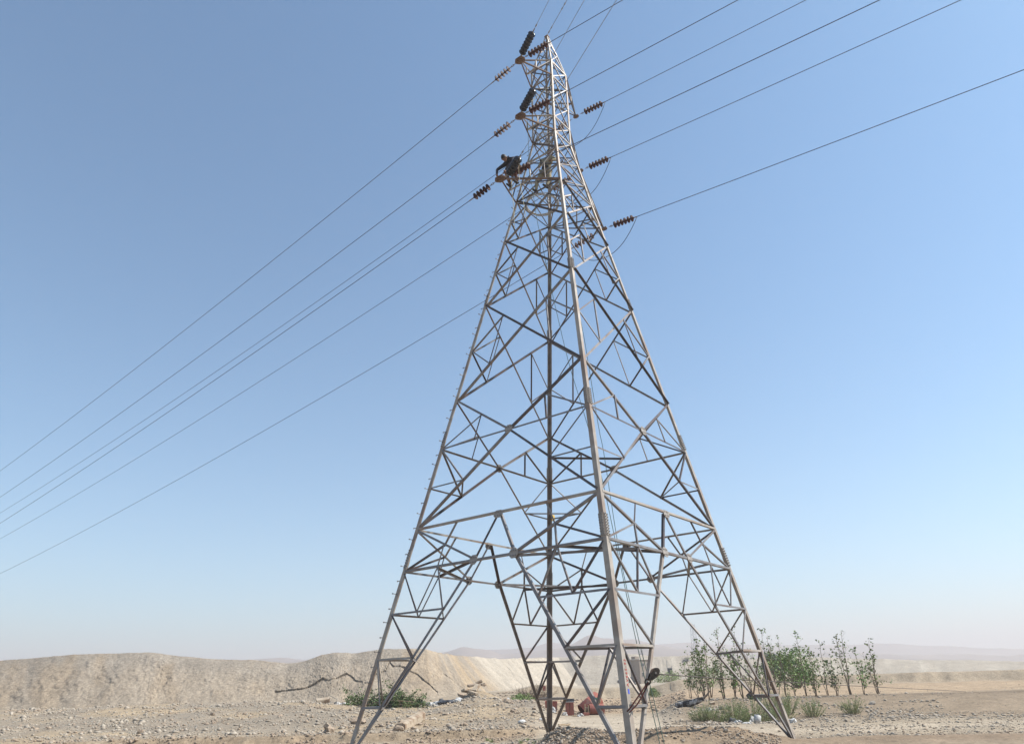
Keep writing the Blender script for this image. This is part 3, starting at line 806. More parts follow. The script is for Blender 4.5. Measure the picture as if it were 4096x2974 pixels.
# ------------------------------------------------------------------ conductors
def span(name, label, p, dv, slope_, length, sag_len, r, mat, grp, cat='cable', n=40, grips=False):
    p = Vector(p); dv = Vector(dv).normalized(); pts = []
    for i in range(n + 1):
        L = length * (i / n) ** 1.6
        pts.append(Vector((dv.x * L, dv.y * L, -slope_ * L + slope_ / sag_len * L * L)))
    o = MB().tube(pts, r, 6).build(name, mat, None, p, True)
    tag(o, label, cat, grp)
    if grips:
        for L in grips:
            q = Vector((dv.x * L, dv.y * L, -slope_ * L + slope_ / sag_len * L * L)); d = Vector((dv.x, dv.y, -slope_)).normalized()
            MB().tube([q - d * .06, q - d * .05, q + d * .05, q + d * .06], [.010, .024, .024, .010], 6).build('rope_grip', M['cord_grey'], o)
    return o
sl = {'l1': .140, 'l2': .134, 'l3': .135, 'r1': .136, 'r2': .132, 'r3': .135}
sr = {'l1': .110, 'l2': .096, 'l3': .100, 'r1': .09, 'r2': .09, 'r3': .09}
for k in TIPS:
    span('conductor', 'dark conductor running down to the left from the %s crossarm' % names[k], ends[k, 'L'], (-1, 0, 0), sl[k], 200, 230, .0125, M['wire'], 'conductors of the two circuits')
    span('conductor', 'dark conductor running up to the right from the %s crossarm' % names[k], ends[k, 'R'], (1, 0, 0), sr[k], 70, 230, .0125, M['wire'], 'conductors of the two circuits')
    if k[0] == 'l':
        span('pilot_rope', 'thin grey pulling line running towards the viewer from the %s crossarm' % names[k], ends[k, 'C'], (.866, -.5, 0), .118, 60, 220, .0075, M['cord_grey'], 'lines of the new span', grips=(.15, 2.0) if k == 'l1' else (.15,))
    else:   # jumper loop under the right arms
        a, b = ends[k, 'L'], ends[k, 'R']; pts = []
        for i in range(25):
            t = i / 24; q = a.lerp(b, t); q.z -= (1.15 if k != 'r3' else 1.0) * (1 - abs(2 * t - 1) ** 2.2); q.y += .12 * math.sin(math.pi * t); pts.append(q - a)
        o = MB().tube(pts, .0125, 6).build('jumper_cable', M['wire'], None, a, True)
        tag(o, 'slack jumper cable looping below the %s crossarm' % names[k], 'cable', 'jumper loops')
span('earth_wire', 'grey earth wire running from the tower peak towards the viewer', (.05, -.05, 25.72), (.866, -.5, 0), .165, 60, 220, .010, M['cord_grey'], None, grips=(.2, .45, 1.5, 1.75))

# ------------------------------------------------------------------ ropes and coils
def rope(name, label, pts, r, mat, cat='rope', group=None):
    pts = [Vector(p) for p in pts]; b = pts[-1]
    # smooth through the points
    sm = []
    for i in range(len(pts) - 1):
        p0 = pts[max(i - 1, 0)]; p1 = pts[i]; p2 = pts[i + 1]; p3 = pts[min(i + 2, len(pts) - 1)]
        for t in (0, .25, .5, .75):
            sm.append(.5 * ((2 * p1) + (p2 - p0) * t + (2*p0 - 5*p1 + 4*p2 - p3) * t*t + (3*p1 - p0 - 3*p2 + p3) * t**3))
    sm.append(pts[-1])
    o = MB().tube([q - b for q in sm], r, 6).build(name, mat, None, b, True)
    return tag(o, label, cat, group)
rope('hand_line', 'pale green rope hanging from the middle left crossarm down to the ground',
     [(.12,-1.6,19.9),(.14,-1.6,17.79),(.25,-1.65,17.05),(.5,-1.74,15.31),(.74,-1.83,14.24),(.98,-1.93,13.05),(1.37,-2.09,11.4),(1.82,-2.27,9.62),(2.3,-2.47,8.15),(2.86,-2.69,6.3),(3.3,-2.87,4.27),(3.62,-3.0,2.67),(3.81,-3.06,1.8),(4.12,-3.19,.5),(4.24,-3.25,gz((4.24,-3.25)) + .01)], .008, M['rope_green'])
rope('hand_line', 'green rope running down in front of the near leg to the ground',
     [(.99,-1.08,17.1),(1.15,-1.18,15.61),(1.52,-1.37,13.22),(1.76,-1.5,11.52),(1.97,-1.61,10.36),(2.36,-1.82,7.75),(2.52,-1.9,6.92),(2.86,-2.08,4.44),(3.27,-2.3,2.73),(3.58,-2.46,1.63),(3.75,-2.55,1.04),(3.91,-2.64,.46),(4.03,-2.7,gz((4.03,-2.7)) + .01)], .008, M['rope_green'])
rope('hoist_rope', 'pale yellow rope slung from the near leg to the middle black insulator',
     [(.56,-.56,22.25),(.2,-.75,21.9),(-.15,-1.1,21.35),(ends['l2','C'].x - .3, ends['l2','C'].y + .2, ends['l2','C'].z + .06)], .011, M['rope_pale'])
rope('hang_rope', 'thin pale rope dangling from the bottom left crossarm', [(-.42,-1.9,17.5),(-.36,-1.95,16.8),(-.30,-1.95,16.0),(-.30,-1.93,15.25)], .009, M['rope_pale'])
rope('hang_rope', 'pale rope hanging from the bottom black insulator beside the seated worker', [tuple(ends['l3','C']), (.35,-2.45,16.9), (.30,-2.2,16.0), (.2,-1.9,15.2)], .008, M['rope_pale'])
def coil(name, label, c, r, turns, rt, mat, jit=.02, tiltx=0):
    pts = []
    for i in range(turns * 22 + 1):
        t = 2 * math.pi * i / 22; k = i / 22
        rr_ = r + jit * math.sin(k * 2.4 + 1) + jit * .8 * math.sin(t * 2 + k)
        pts.append(Vector((rr_ * math.cos(t), rr_ * math.sin(t), .012 * (k % 3) + .03 * math.sin(t * 1.0 + k * .7) + tiltx * math.sin(t))))
    o = MB().tube(pts, rt, 5).build(name, mat, None, c, True)
    return tag(o, label, 'coil')
coil('cable_coil', 'large pale coil of cable lying inside the tower below the lowest crossarms', (-.42, -.2, 17.30), .58, 6, .013, M['cable_coil'], .025)
coil('cable_coil', 'small loose coil of wire inside the tower at the middle crossarms', (-.1, -.3, 20.12), .34, 5, .009, M['cable_coil'], .05, .08)

# snatch block tied to the near leg
blk = empty('pulley_block', (4.2, -3.62, 1.58), 'dark iron pulley block slung beside the near leg with a cable running right', 'pulley')
ax = Vector((.20, .26, .31)).normalized(); sd = Vector((.83, -.56, 0)).normalized(); sd = (sd - ax * sd.dot(ax)).normalized(); up_ = ax.cross(sd)
for s in (-1, 1):
    o2 = []
    for i in range(24):
        t = 2 * math.pi * i / 24; L = .15 * math.cos(t); wd = .066 * math.sin(t) * (1.0 + .32 * math.cos(t))
        o2.append(ax * (L + .20) + up_ * wd)
    vs_ = [q + sd * (s * .045) for q in o2] + [q + sd * (s * .033) for q in o2]
    fs = [tuple(range(24)), tuple(range(47, 23, -1))] + [(i, 24 + i, 24 + (i+1) % 24, (i+1) % 24) for i in range(24)]
    MB().add(vs_, fs).build('cheek_plate', M['block'], blk)
m3s = Matrix((ax, up_, sd)).transposed()
MB().lathe([(.0,-.025),(.085,-.025),(.075,-.008),(.075,.008),(.085,.025),(0,.025)], 20, m3s, ax * .24).build('sheave', M['rusty'], blk)
MB().tube([ax * .24 - sd * .06, ax * .24 + sd * .06], .02, 8).build('axle_pin', M['bolt'], blk)
MB().tube([ax * .02 + ax * .06 * math.cos(t) * 1.0 + up_ * .05 * math.sin(t) for t in np.linspace(0, 2 * math.pi, 15)], .017, 6, False).build('shackle', M['block'], blk)
rope('red_sling', 'dark red rope sling tying the pulley block to the near leg', [(3.95,-4.02,1.10),(4.02,-3.97,1.18),(4.2,-3.64,1.55),(4.22,-3.62,1.57),(4.19,-3.60,1.53),(4.10,-3.8,1.26),(4.03,-3.93,1.14),(3.99,-4.0,1.08)], .014, M['sling'])
rope('haul_cable', 'grey steel cable running right from the pulley block just above the bushes', [(4.36,-3.42,1.72),(4.32,0,1.60),(4.28,5,1.44),(4.25,12,1.22),(4.2,24,.86),(4.2,40,.42),(4.2,50,gz((4.2,50)) + .02)], .010, M['cord_dark'], 'cable')
# ------------------------------------------------------------------ people
def skin_body(name, joints, edges, mat, parent=None, loc=(0,0,0), sub=2):
    """joints: {key: (x, y, z, radius)}; grown into one continuous surface"""
    keys = list(joints)
    me = bpy.data.meshes.new(name)
    me.from_pydata([joints[k][:3] for k in keys], [(keys.index(a), keys.index(b)) for a, b in edges], [])
    o = bpy.data.objects.new(name, me); col.objects.link(o)
    md = o.modifiers.new('s', 'SKIN'); md.use_smooth_shade = True
    for i, k in enumerate(keys):
        r_ = joints[k][3]
        me.skin_vertices[0].data[i].radius = (r_, r_) if not isinstance(r_, tuple) else r_
    me.skin_vertices[0].data[0].use_root = True
    o.modifiers.new('d', 'SUBSURF').levels = sub
    o.modifiers[-1].render_levels = sub
    bpy.context.view_layer.update()
    em = bpy.data.meshes.new_from_object(o.evaluated_get(bpy.context.evaluated_depsgraph_get()))
    bpy.data.objects.remove(o)
    em.materials.clear(); em.materials.append(mat)
    for p in em.polygons: p.use_smooth = True
    return mesh_obj(name, em, None, parent, loc)

def head_mesh(parent, c, facing, up, size=.115):
    f = Vector(facing).normalized(); up = Vector(up); up = (up - f * up.dot(f)).normalized(); r_ = f.cross(up)
    m3 = Matrix((r_, f, up)).transposed()
    mb = MB(); n = 16
    prof = []
    for i in range(13):
        t = math.pi * i / 12; z = -math.cos(t); rad = math.sin(t)
        prof.append((rad * (.80 if z < 0 else .86) * (1 - .18 * max(0, -z) ** 2), z * 1.12))
    vs_, fs = [], []
    for (r0, z) in prof:
        for j in range(n):
            t = 2 * math.pi * j / n; y = r0 * math.sin(t) * (1.0 if math.sin(t) > 0 else 1.14); x = r0 * math.cos(t) * .9
            if abs(t - math.pi / 2) < .3 and -.35 < z < .15: y += .20 * (1 - abs(z + .1) * 2.2)      # nose
            if abs(t - math.pi / 2) < .8 and .05 < z < .3: y -= .05                                    # eye hollow
            if abs(t - math.pi / 2) < .5 and -.62 < z < -.45: y -= .05                                 # mouth line
            vs_.append(m3 @ Vector((x, y, z)) * size)
    for i in range(12):
        for j in range(n): fs.append((i*n + j, i*n + (j+1) % n, (i+1)*n + (j+1) % n, (i+1)*n + j))
    h = MB().add(vs_, fs).build('head', M['skin'], parent, c, True)
    for s in (-1, 1):   # ears
        MB().lathe([(0,-.4),(.5,-.3),(.6,0),(.5,.3),(0,.4)], 8, m3 @ Matrix.Diagonal((.35 * size, .6 * size, .6 * size)), m3 @ Vector((s * .80 * size, -.05 * size, -.05 * size))).build('ear', M['skin'], h, None, True)
    hv, hf = [], []
    for i in range(9):
        t = math.pi / 2 * i / 8
        for j in range(n):
            a = 2 * math.pi * j / n; fr = math.sin(a)
            low = .18 if fr > .35 else (-.45 if fr < -.2 else -.1)
            zz = low + (1.22 - low) * math.sin(t); rad = math.sqrt(max(0, 1 - (zz / 1.24) ** 2)) if zz > 0 else 1.0
            rad *= .97 + .05 * math.sin(7 * a + 3 * i)
            hv.append(m3 @ Vector((rad * math.cos(a) * .88, rad * fr * (.95 if fr > 0 else 1.2), zz)) * size)
    for i in range(8):
        for j in range(n): hf.append((i*n + j, i*n + (j+1) % n, (i+1)*n + (j+1) % n, (i+1)*n + j))
    MB().add(hv, hf).build('hair', M['hair'], h, None, True)
    return h

def hand(parent, c, along, palm_n, size=.19):
    """palm and five fingers, curled round what is held"""
    a = Vector(along).normalized(); nrm = Vector(palm_n); nrm = (nrm - a * nrm.dot(a)).normalized(); s_ = a.cross(nrm)
    mb = MB()
    mb.tube([a * 0, a * .03, a * .085], [.026, .036, .038], 8)
    for i, ln in enumerate((.072, .082, .076, .06)):
        b = a * .082 + s_ * (.030 - .020 * i)
        mb.tube([b, b + a * ln * .45 - nrm * .004, b + a * ln * .75 - nrm * ln * .35, b + a * ln * .7 - nrm * ln * .75], [.0095, .009, .0085, .007], 6)
    b = a * .03 + s_ * .034
    mb.tube([b, b + a * .03 + s_ * .026, b + a * .062 + s_ * .022 - nrm * .02], [.012, .0105, .008], 6)
    return mb.build('hand', M['skin'], parent, c, True)

# worker in black, sitting on the bottom left crossarm and leaning out to its tip
w1 = empty('person', (-.62, -1.36, 18.12), 'seated worker in black shirt and brown trousers leaning over the bottom left crossarm tip', 'person')
O = Vector((-.62, -1.36, 18.12))
def rel(d): return {k: (v[0] - O.x, v[1] - O.y, v[2] - O.z, v[3]) for k, v in d.items()}
J = rel({'pel': (-.61,-1.40,18.16,.15), 'waist': (-.61,-1.50,18.32,.145), 'chest': (-.62,-1.69,18.44,.17), 'neck0': (-.625,-1.84,18.42,.09), 'neck1': (-.63,-1.91,18.39,.055),
     'shl': (-.84,-1.76,18.34,.08), 'ell': (-.97,-2.02,18.00,.053), 'wrl': (-.82,-2.20,17.60,.04),
     'shr': (-.40,-1.76,18.38,.08), 'elr': (-.28,-2.00,18.02,.053), 'wrr': (-.46,-2.18,17.60,.04)})
skin_body('body', J, [('pel','waist'),('waist','chest'),('chest','neck0'),('neck0','neck1'),('chest','shl'),('shl','ell'),('ell','wrl'),('chest','shr'),('shr','elr'),('elr','wrr')], M['black_cloth'], w1)
J = rel({'p': (-.60,-1.40,18.22,.155), 'hl': (-.71,-1.42,18.18,.115), 'kl': (-.76,-1.78,17.92,.08), 'al': (-.74,-1.58,17.50,.05),
     'hr': (-.49,-1.42,18.18,.115), 'kr': (-.42,-1.76,17.90,.08), 'ar': (-.44,-1.54,17.48,.05)})
skin_body('trousers', J, [('p','hl'),('hl','kl'),('kl','al'),('p','hr'),('hr','kr'),('kr','ar')], M['brown_cloth'], w1)
for x in (-.74, -.44):
    MB().tube([(x - O.x, -1.52 - O.y, 17.46 - O.z), (x - O.x, -1.60 - O.y, 17.44 - O.z), (x - O.x, -1.78 - O.y, 17.42 - O.z)], [.045, .05, .032], 8).build('shoe', M['shoe'], w1, None, True)
hd = head_mesh(w1, Vector((-.64,-2.02,18.34)) - O, (0, -.6, -.8), (0, -.8, .6))
hand(w1, Vector((-.82,-2.20,17.60)) - O, (.25, -.15, -1), (-1, .2, .1)); hand(w1, Vector((-.46,-2.18,17.60)) - O, (-.2, -.15, -1), (1, .2, .1))

# worker in khaki, standing inside the body of the tower
O = Vector((.08, -.72, 17.27))
w2 = empty('person', O, 'worker in khaki clothes standing astride inside the tower beside the bottom crossarm', 'person')
J = rel({'pel': (.10,-.62,18.28,.15), 'waist': (.12,-.60,18.46,.145), 'chest': (.19,-.58,18.72,.175), 'neck0': (.24,-.56,18.86,.09), 'neck1': (.255,-.55,18.94,.055),
     'shl': (.02,-.66,18.76,.08), 'ell': (-.10,-.74,18.50,.055), 'wrl': (.02,-.86,18.34,.04),
     'shr': (.40,-.54,18.78,.08), 'elr': (.56,-.60,18.55,.055), 'wrr': (.52,-.80,18.42,.04)})
skin_body('body', J, [('pel','waist'),('waist','chest'),('chest','neck0'),('neck0','neck1'),('chest','shl'),('shl','ell'),('ell','wrl'),('chest','shr'),('shr','elr'),('elr','wrr')], M['khaki'], w2)
J = rel({'p': (.10,-.62,18.26,.155), 'hl': (-.01,-.66,18.18,.115), 'kl': (-.12,-.86,17.78,.08), 'al': (-.13,-.90,17.36,.052),
     'hr': (.21,-.60,18.18,.115), 'kr': (.30,-.66,17.80,.08), 'ar': (.30,-.86,17.37,.052)})
skin_body('trousers', J, [('p','hl'),('hl','kl'),('kl','al'),('p','hr'),('hr','kr'),('kr','ar')], M['khaki'], w2)
for (x, y) in ((-.13, -.90), (.30, -.86)):
    MB().tube([(x - O.x, y + .06 - O.y, 17.32 - O.z), (x - O.x, y - .03 - O.y, 17.31 - O.z), (x - O.x, y - .20 - O.y, 17.295 - O.z)], [.045, .05, .035], 8).build('shoe', M['shoe'], w2, None, True)
head_mesh(w2, Vector((.27,-.55,19.07)) - O, (-.5, -.8, -.35), (0, -.1, 1))
hand(w2, Vector((.02,-.86,18.34)) - O, (.5, -.6, -.5), (0, -.3, 1)); hand(w2, Vector((.52,-.80,18.42)) - O, (-.2, -.9, -.4), (0, -.3, 1))
MB().lathe([(.150,-.05),(.158,-.02),(.158,.02),(.150,.05)], 16, None, Vector((.115,-.605,18.38)) - O).build('tool_belt', M['shoe'], w2)

# ------------------------------------------------------------------ far things
def box_part(name, mat, parent, c, d, m=None): return MB().box(c, d, m).build(name, mat, parent)
# small two storey building
bpos = uv(side(2532, 195), 195, 1.35)
hb = empty('building', bpos, 'small two storey beige building in front of the far sand ridge', 'building', rz=yaw + R(38))
W_, D_, H_ = 4.3, 3.4, 5.4
box_part('wall', M['wall'], hb, (0, 0, H_ / 2 - .2), (W_, D_, H_ + .4))
box_part('roof', M['wall_pale'], hb, (0, 0, H_ + .12), (W_ + .5, D_ + .5, .22))
box_part('parapet', M['wall'], hb, (-1.2, .6, H_ + .55), (1.5, 1.4, .66))
for (x, z, w_, h_) in ((-1.0, 4.2, 1.1, .8), (.9, 4.2, .8, .8), (.7, 2.3, .7, 1.2), (-1.1, 1.9, .8, 1.0)):
    wd = box_part('window', M['wall_pale'], hb, (x, -D_ / 2 - .02, z), (w_ + .16, .08, h_ + .16)); box_part('pane', M['glass'], wd, (x, -D_ / 2 - .05, z), (w_, .06, h_))
for (y, z, w_, h_) in ((0, 4.2, 1.0, 1.0), (.2, 1.9, .9, 1.1)):
    wd = box_part('window', M['wall_pale'], hb, (W_ / 2 + .02, y, z), (.08, w_ + .16, h_ + .16)); box_part('pane', M['glass'], wd, (W_ / 2 + .05, y, z), (.06, w_, h_))
box_part('door', M['glass'], hb, (W_ / 2 + .03, -1.0, .95), (.06, .8, 1.9))
# white hut on the ridge
hpos = uv(side(2722, 236), 236, rise(2722, 2642, 236) - .6)
hut = empty('hut', hpos, 'tiny white hut standing on the far sand ridge', 'hut', rz=yaw)
box_part('wall', M['wall_pale'], hut, (0, 0, .75), (1.3, 1.4, 1.5)); box_part('roof', M['mast'], hut, (0, 0, 1.56), (1.6, 1.7, .12)); box_part('door', M['glass'], hut, (-.2, -.72, .6), (.5, .06, 1.2))
# lattice mast
def mast(px, v, ztop, zb, wb, wt, label, seg=16):
    p = uv(side(px, v), v, zb)
    o = empty('lattice_mast', p, label, 'mast', rz=yaw + .4)
    Ht = ztop - zb
    def w_(t): return wb + (wt - wb) * t
    cs = ((-1,-1),(1,-1),(1,1),(-1,1))
    for (a, b) in cs:
        MB().tube([(a * wb / 2, b * wb / 2, 0), (a * wt / 2, b * wt / 2, Ht)], .09, 5).build('leg', M['mast'], o)
    for i in range(seg):
        t0, t1 = i / seg, (i + 1) / seg
        for k in range(4):
            a, b = cs[k], cs[(k + 1) % 4]
            if i % 2: a, b = b, a
            MB().tube([(a[0] * w_(t0) / 2, a[1] * w_(t0) / 2, Ht * t0), (b[0] * w_(t1) / 2, b[1] * w_(t1) / 2, Ht * t1)], .06, 4, False).build('lacing_bar', M['mast'], o)
    return o
mast(2758, 380, rise(2750, 2488, 380), 1.5, 3.4, 1.5, 'grey steel lattice mast far behind the saplings', 18)
mast(2537, 300, rise(2537, 2596, 300), 1.5, 1.6, 1.2, 'small distant lattice mast above the two storey building', 10)
# board on two posts
sp_ = gp(side(2648, 105), 105)
sb = empty('sign_board', sp_, 'dark board carried by two thin posts in front of the far ridge', 'sign', rz=yaw)
MB().tube([(-.30,0,-.2),(-.36,0,2.75)], .035, 6).build('post', M['mast'], sb); MB().tube([(.34,0,-.2),(.30,0,2.1)], .035, 6).build('post', M['mast'], sb)
box_part('panel', M['car'], sb, (0, -.04, 1.35), (.62, .08, .75)); box_part('cross_bar', M['mast'], sb, (0, 0, 1.78), (.70, .05, .06))
# dark car far behind the bank
cp_ = gp(side(2476, 150), 150)
car = empty('parked_car', cp_, 'dark car parked far off beside the two storey building', 'car', rz=yaw)
MB().add([(x, y, z) for y in (-.8, .8) for (x, z) in ((-2.1,.35),(2.1,.35),(2.1,.75),(1.2,.88),(-.3,.9),(-2.1,.85))], [(0,1,2,3,4,5),(11,10,9,8,7,6)] + [(i, 6 + i, 6 + (i+1) % 6, (i+1) % 6) for i in range(6)]).build('body', M['car'], car)
MB().add([(x, y, z) for y in (-.7, .7) for (x, z) in ((-1.9,.86),(1.1,.89),(.55,1.42),(-1.5,1.42))], [(0,1,2,3),(7,6,5,4)] + [(i, 4 + i, 4 + (i+1) % 4, (i+1) % 4) for i in range(4)]).build('cabin', M['glass'], car)
for x in (-1.35, 1.35):
    for y in (-.78, .78):
        wh = MB().tube([(x, y - .1, .32), (x, y + .1, .32)], .32, 14).build('wheel', M['tyre'], car)
        MB().tube([(x, y - .11, .32), (x, y + .11, .32)], .17, 10).build('rim', M['mast'], wh)

# ------------------------------------------------------------------ vegetation
def leaf_quads(centers, size, r_, droop=.3, aspect=.75):
    n = len(centers)
    d = r_.normal(size=(n, 3)); d[:, 2] = d[:, 2] * .6 - droop; d /= np.linalg.norm(d, axis=1)[:, None]
    q = r_.normal(size=(n, 3)); q -= d * (q * d).sum(1)[:, None]; q /= np.linalg.norm(q, axis=1)[:, None]
    s = size * r_.uniform(.65, 1.25, n)[:, None]
    c_ = np.asarray(centers)
    fold = np.cross(d, q) * s * .12
    a = c_; b = c_ + d * s * .55 + q * s * aspect * .5 + fold; e = c_ + d * s * 1.1; f_ = c_ + d * s * .55 - q * s * aspect * .5 + fold
    v = np.stack([a, b, e, f_], 1).reshape(-1, 3)
    return v, np.arange(n * 4).reshape(-1, 4)

def sapling(u, v, h, stems, label, seed, leaf=.075, nleaf=260, mat='leaf', spread=.35, low=.18, grp='young poplars in a row', name='sapling', lean=0.0):
    r_ = np.random.default_rng(seed)
    p = gp(u, v, -.03)
    o = empty(name, p, label, 'tree', grp)
    tr = MB(); cents = []
    for k in range(stems):
        a = r_.uniform(0, 2 * math.pi); sp_ = spread * r_.uniform(.3, 1.0) * (0.25 if k == 0 else 1); hh = h * (1 if k == 0 else r_.uniform(.55, .95))
        pts = []
        for i in range(9):
            t = i / 8; w_ = .06 * h * (r_.uniform(-.5, .5))
            pts.append(Vector((math.cos(a) * sp_ * h * .45 * t ** .8 + w_ * .3 + lean * t * h, math.sin(a) * sp_ * h * .45 * t ** .8 + w_ * .3, hh * t)))
        pts[0] = Vector((.03 * math.cos(a) * stems ** .5, .03 * math.sin(a) * stems ** .5, 0))
        r0 = .010 * h * (1.25 if k == 0 else .85)
        tr.tube(pts, [max(.004, r0 * (1 - .85 * i / 8)) for i in range(9)], 6)
        nb = int(7 + h * 3)
        for b in range(nb):
            t = low + (1 - low) * (b + r_.uniform(0, 1)) / nb; i = min(7, int(t * 8)); base = pts[i].lerp(pts[i + 1], t * 8 - i)
            ang = r_.uniform(0, 2 * math.pi); ln = h * .17 * (1.15 - .75 * t) * r_.uniform(.5, 1.2)
            tipb = base + Vector((math.cos(ang) * ln, math.sin(ang) * ln, ln * r_.uniform(.4, 1.1)))
            tr.tube([base, base.lerp(tipb, .5) + Vector((0, 0, -.01)), tipb], [.007, .005, .002], 4, False)
            if r_.uniform() < .5:
                fk = base.lerp(tipb, .55); f2 = fk + Vector((r_.normal() * ln * .4, r_.normal() * ln * .4, ln * r_.uniform(.2, .7))); tr.tube([fk, f2], [.004, .002], 4, False)
                for _ in range(3): cents.append((f2.x + r_.normal() * .03, f2.y + r_.normal() * .03, f2.z + r_.normal() * .04))
            m_ = max(1, int(nleaf / (stems * nb) * r_.choice([.15, .4, .9, 1.6, 2.4])))
            for _ in range(m_):
                q = base.lerp(tipb, r_.uniform(.15, 1.1)); cents.append((q.x + r_.normal() * .035, q.y + r_.normal() * .035, q.z + r_.normal() * .05))
    tr.build('trunk', M['bark'], o, None, True)
    vv_, ff_ = leaf_quads(np.array(cents), leaf, r_)
    mesh_obj('crown', np_mesh('crown', vv_, ff_), M[mat], o)
    return o
saps = [(2750,40,2.2,2,'leftmost young poplar with a thick leaning pale trunk','leaf',.13,230,-.04), (2776,40.4,3.0,3,'young three stemmed poplar just right of the leftmost one','leaf',.13,420,-.02), (2792,39.8,2.7,2,'slim bushy young poplar third from the left','leaf',.13,330,0),
        (2720,46,2.6,2,'thin sparse young poplar behind the leftmost ones','leaf',.12,110,0), (2800,47,3.6,2,'tall bare stemmed young poplar with a tuft at its top','leaf',.12,110,0),
        (2851,40.6,2.8,3,'young poplar with a dense green crown in the middle of the row','leaf',.13,380,.0), (2852,46,4.0,1,'tallest thin young poplar rising above the middle of the row','leaf',.12,80,0), (2896,40.2,2.5,4,'many stemmed bright green young poplar right of the middle','leaf_bright',.13,480,0),
        (2930,40.4,3.4,2,'slender young poplar behind the slanting tower braces','leaf',.13,250,0), (2964,43,2.4,2,'short thin young poplar between the slanting tower braces','leaf',.13,170,0),
        (2994,40.4,2.4,2,'young poplar standing where the two braces meet','leaf',.13,240,0), (3028,42,3.5,3,'leafy young poplar close beside the right leg','leaf',.13,330,0), (3062,41,3.2,3,'young poplar seen through the right leg bracing','leaf',.13,300,0),
        (3095,42,3.0,2,'young poplar just right of the right leg','leaf',.13,240,0), (3135,40.5,2.2,3,'short young poplar second right of the tower leg','leaf',.13,260,0), (3178,42,3.3,2,'tall young poplar third right of the tower leg','leaf_bright',.13,280,0), (3215,41,2.5,4,'many stemmed young poplar fourth right of the tower leg','leaf',.13,360,0), (3262,43,2.9,2,'young poplar fifth right of the tower leg','leaf',.13,240,0), (3300,41.4,2.0,3,'low bushy young poplar sixth right of the tower leg','leaf_dark',.13,260,0), (3352,42.4,3.4,3,'tall leafy young poplar third from the right end','leaf',.13,340,0), (3405,41,2.4,2,'young poplar second from the right end','leaf_bright',.13,240,0), (3462,42,2.8,4,'rightmost young poplar of the row','leaf',.13,360,0)]
for i, (px, v, h, st, lb, mt, sp_, nl_, ln) in enumerate(saps):
    sapling(side(px, v), v, h, st, lb, 400 + i, .115, int(nl_ * .55), mt, sp_ * 3.2, .16, lean=ln)

def bushy(u, v, h, wdt, label, seed, mat, leaf, n, grp=None, name='shrub', clumps=9, cat='bush', base=.05):
    r_ = np.random.default_rng(seed)
    p = gp(u, v, -.03); o = empty(name, p, label, cat, grp)
    st = MB(); cents = []
    for k in range(clumps):
        a = r_.uniform(0, 2 * math.pi); rad = wdt * .36 * math.sqrt(r_.uniform(0, 1)); zc = h * (base + r_.uniform(.25, .95) * (1 - .45 * (rad / (wdt * .36 + 1e-6)) ** 2) * (1 - base))
        c_ = np.array((math.cos(a) * rad, math.sin(a) * rad, zc)); cr = wdt * r_.uniform(.12, .24)
        st.tube([(0, 0, 0), (c_[0] * .5, c_[1] * .5, c_[2] * .5), tuple(c_)], [.02 * h, .012 * h, .004], 5, False)
        m_ = n // clumps
        d = r_.normal(size=(m_, 3)); d /= np.linalg.norm(d, axis=1)[:, None]; d *= (r_.uniform(.2, 1, m_) ** .5)[:, None]
        d *= np.array((cr, cr, cr * .9)); q = c_ + d; q = q[q[:, 2] > .03]; cents.append(q)
    st.build('stem', M['bark'], o)
    vv_, ff_ = leaf_quads(np.vstack(cents), leaf, r_)
    mesh_obj('crown', np_mesh('crown', vv_, ff_), M[mat], o)
    return o
bushy(side(3150, 62), 62, 3.6, 4.4, 'dense bright green bush at the right behind the saplings', 501, 'leaf_bright', .17, 2600, clumps=30)
bushy(side(3070, 120), 120, rise(3070, 2600, 120) - gp(side(3070, 120), 120).z, 4.6, 'dark rounded tree far behind the right leg', 503, 'leaf_dark', .26, 3600, clumps=26, name='tree', cat='tree')
bushy(side(2035, 60), 60, .8, 1.5, 'small bright green weed clump beside the far track', 504, 'leaf_bright', .10, 700, clumps=8)
bushy(side(2070, 58), 58, .5, 1.8, 'low green weeds beside the brown dead thicket', 505, 'leaf', .10, 700, clumps=8)
bushy(side(2565, 74), 74, .95, 2.2, 'low green bush behind the pulley block', 506, 'leaf', .12, 1200, clumps=10)
bushy(side(2640, 92), 92, .9, 4.6, 'long low grey green scrub below the dark board', 507, 'feather', .14, 1500, clumps=12)
bushy(side(2790, 96), 96, .8, 6.5, 'long low green scrub behind the poplar row', 508, 'leaf', .14, 1500, clumps=14)

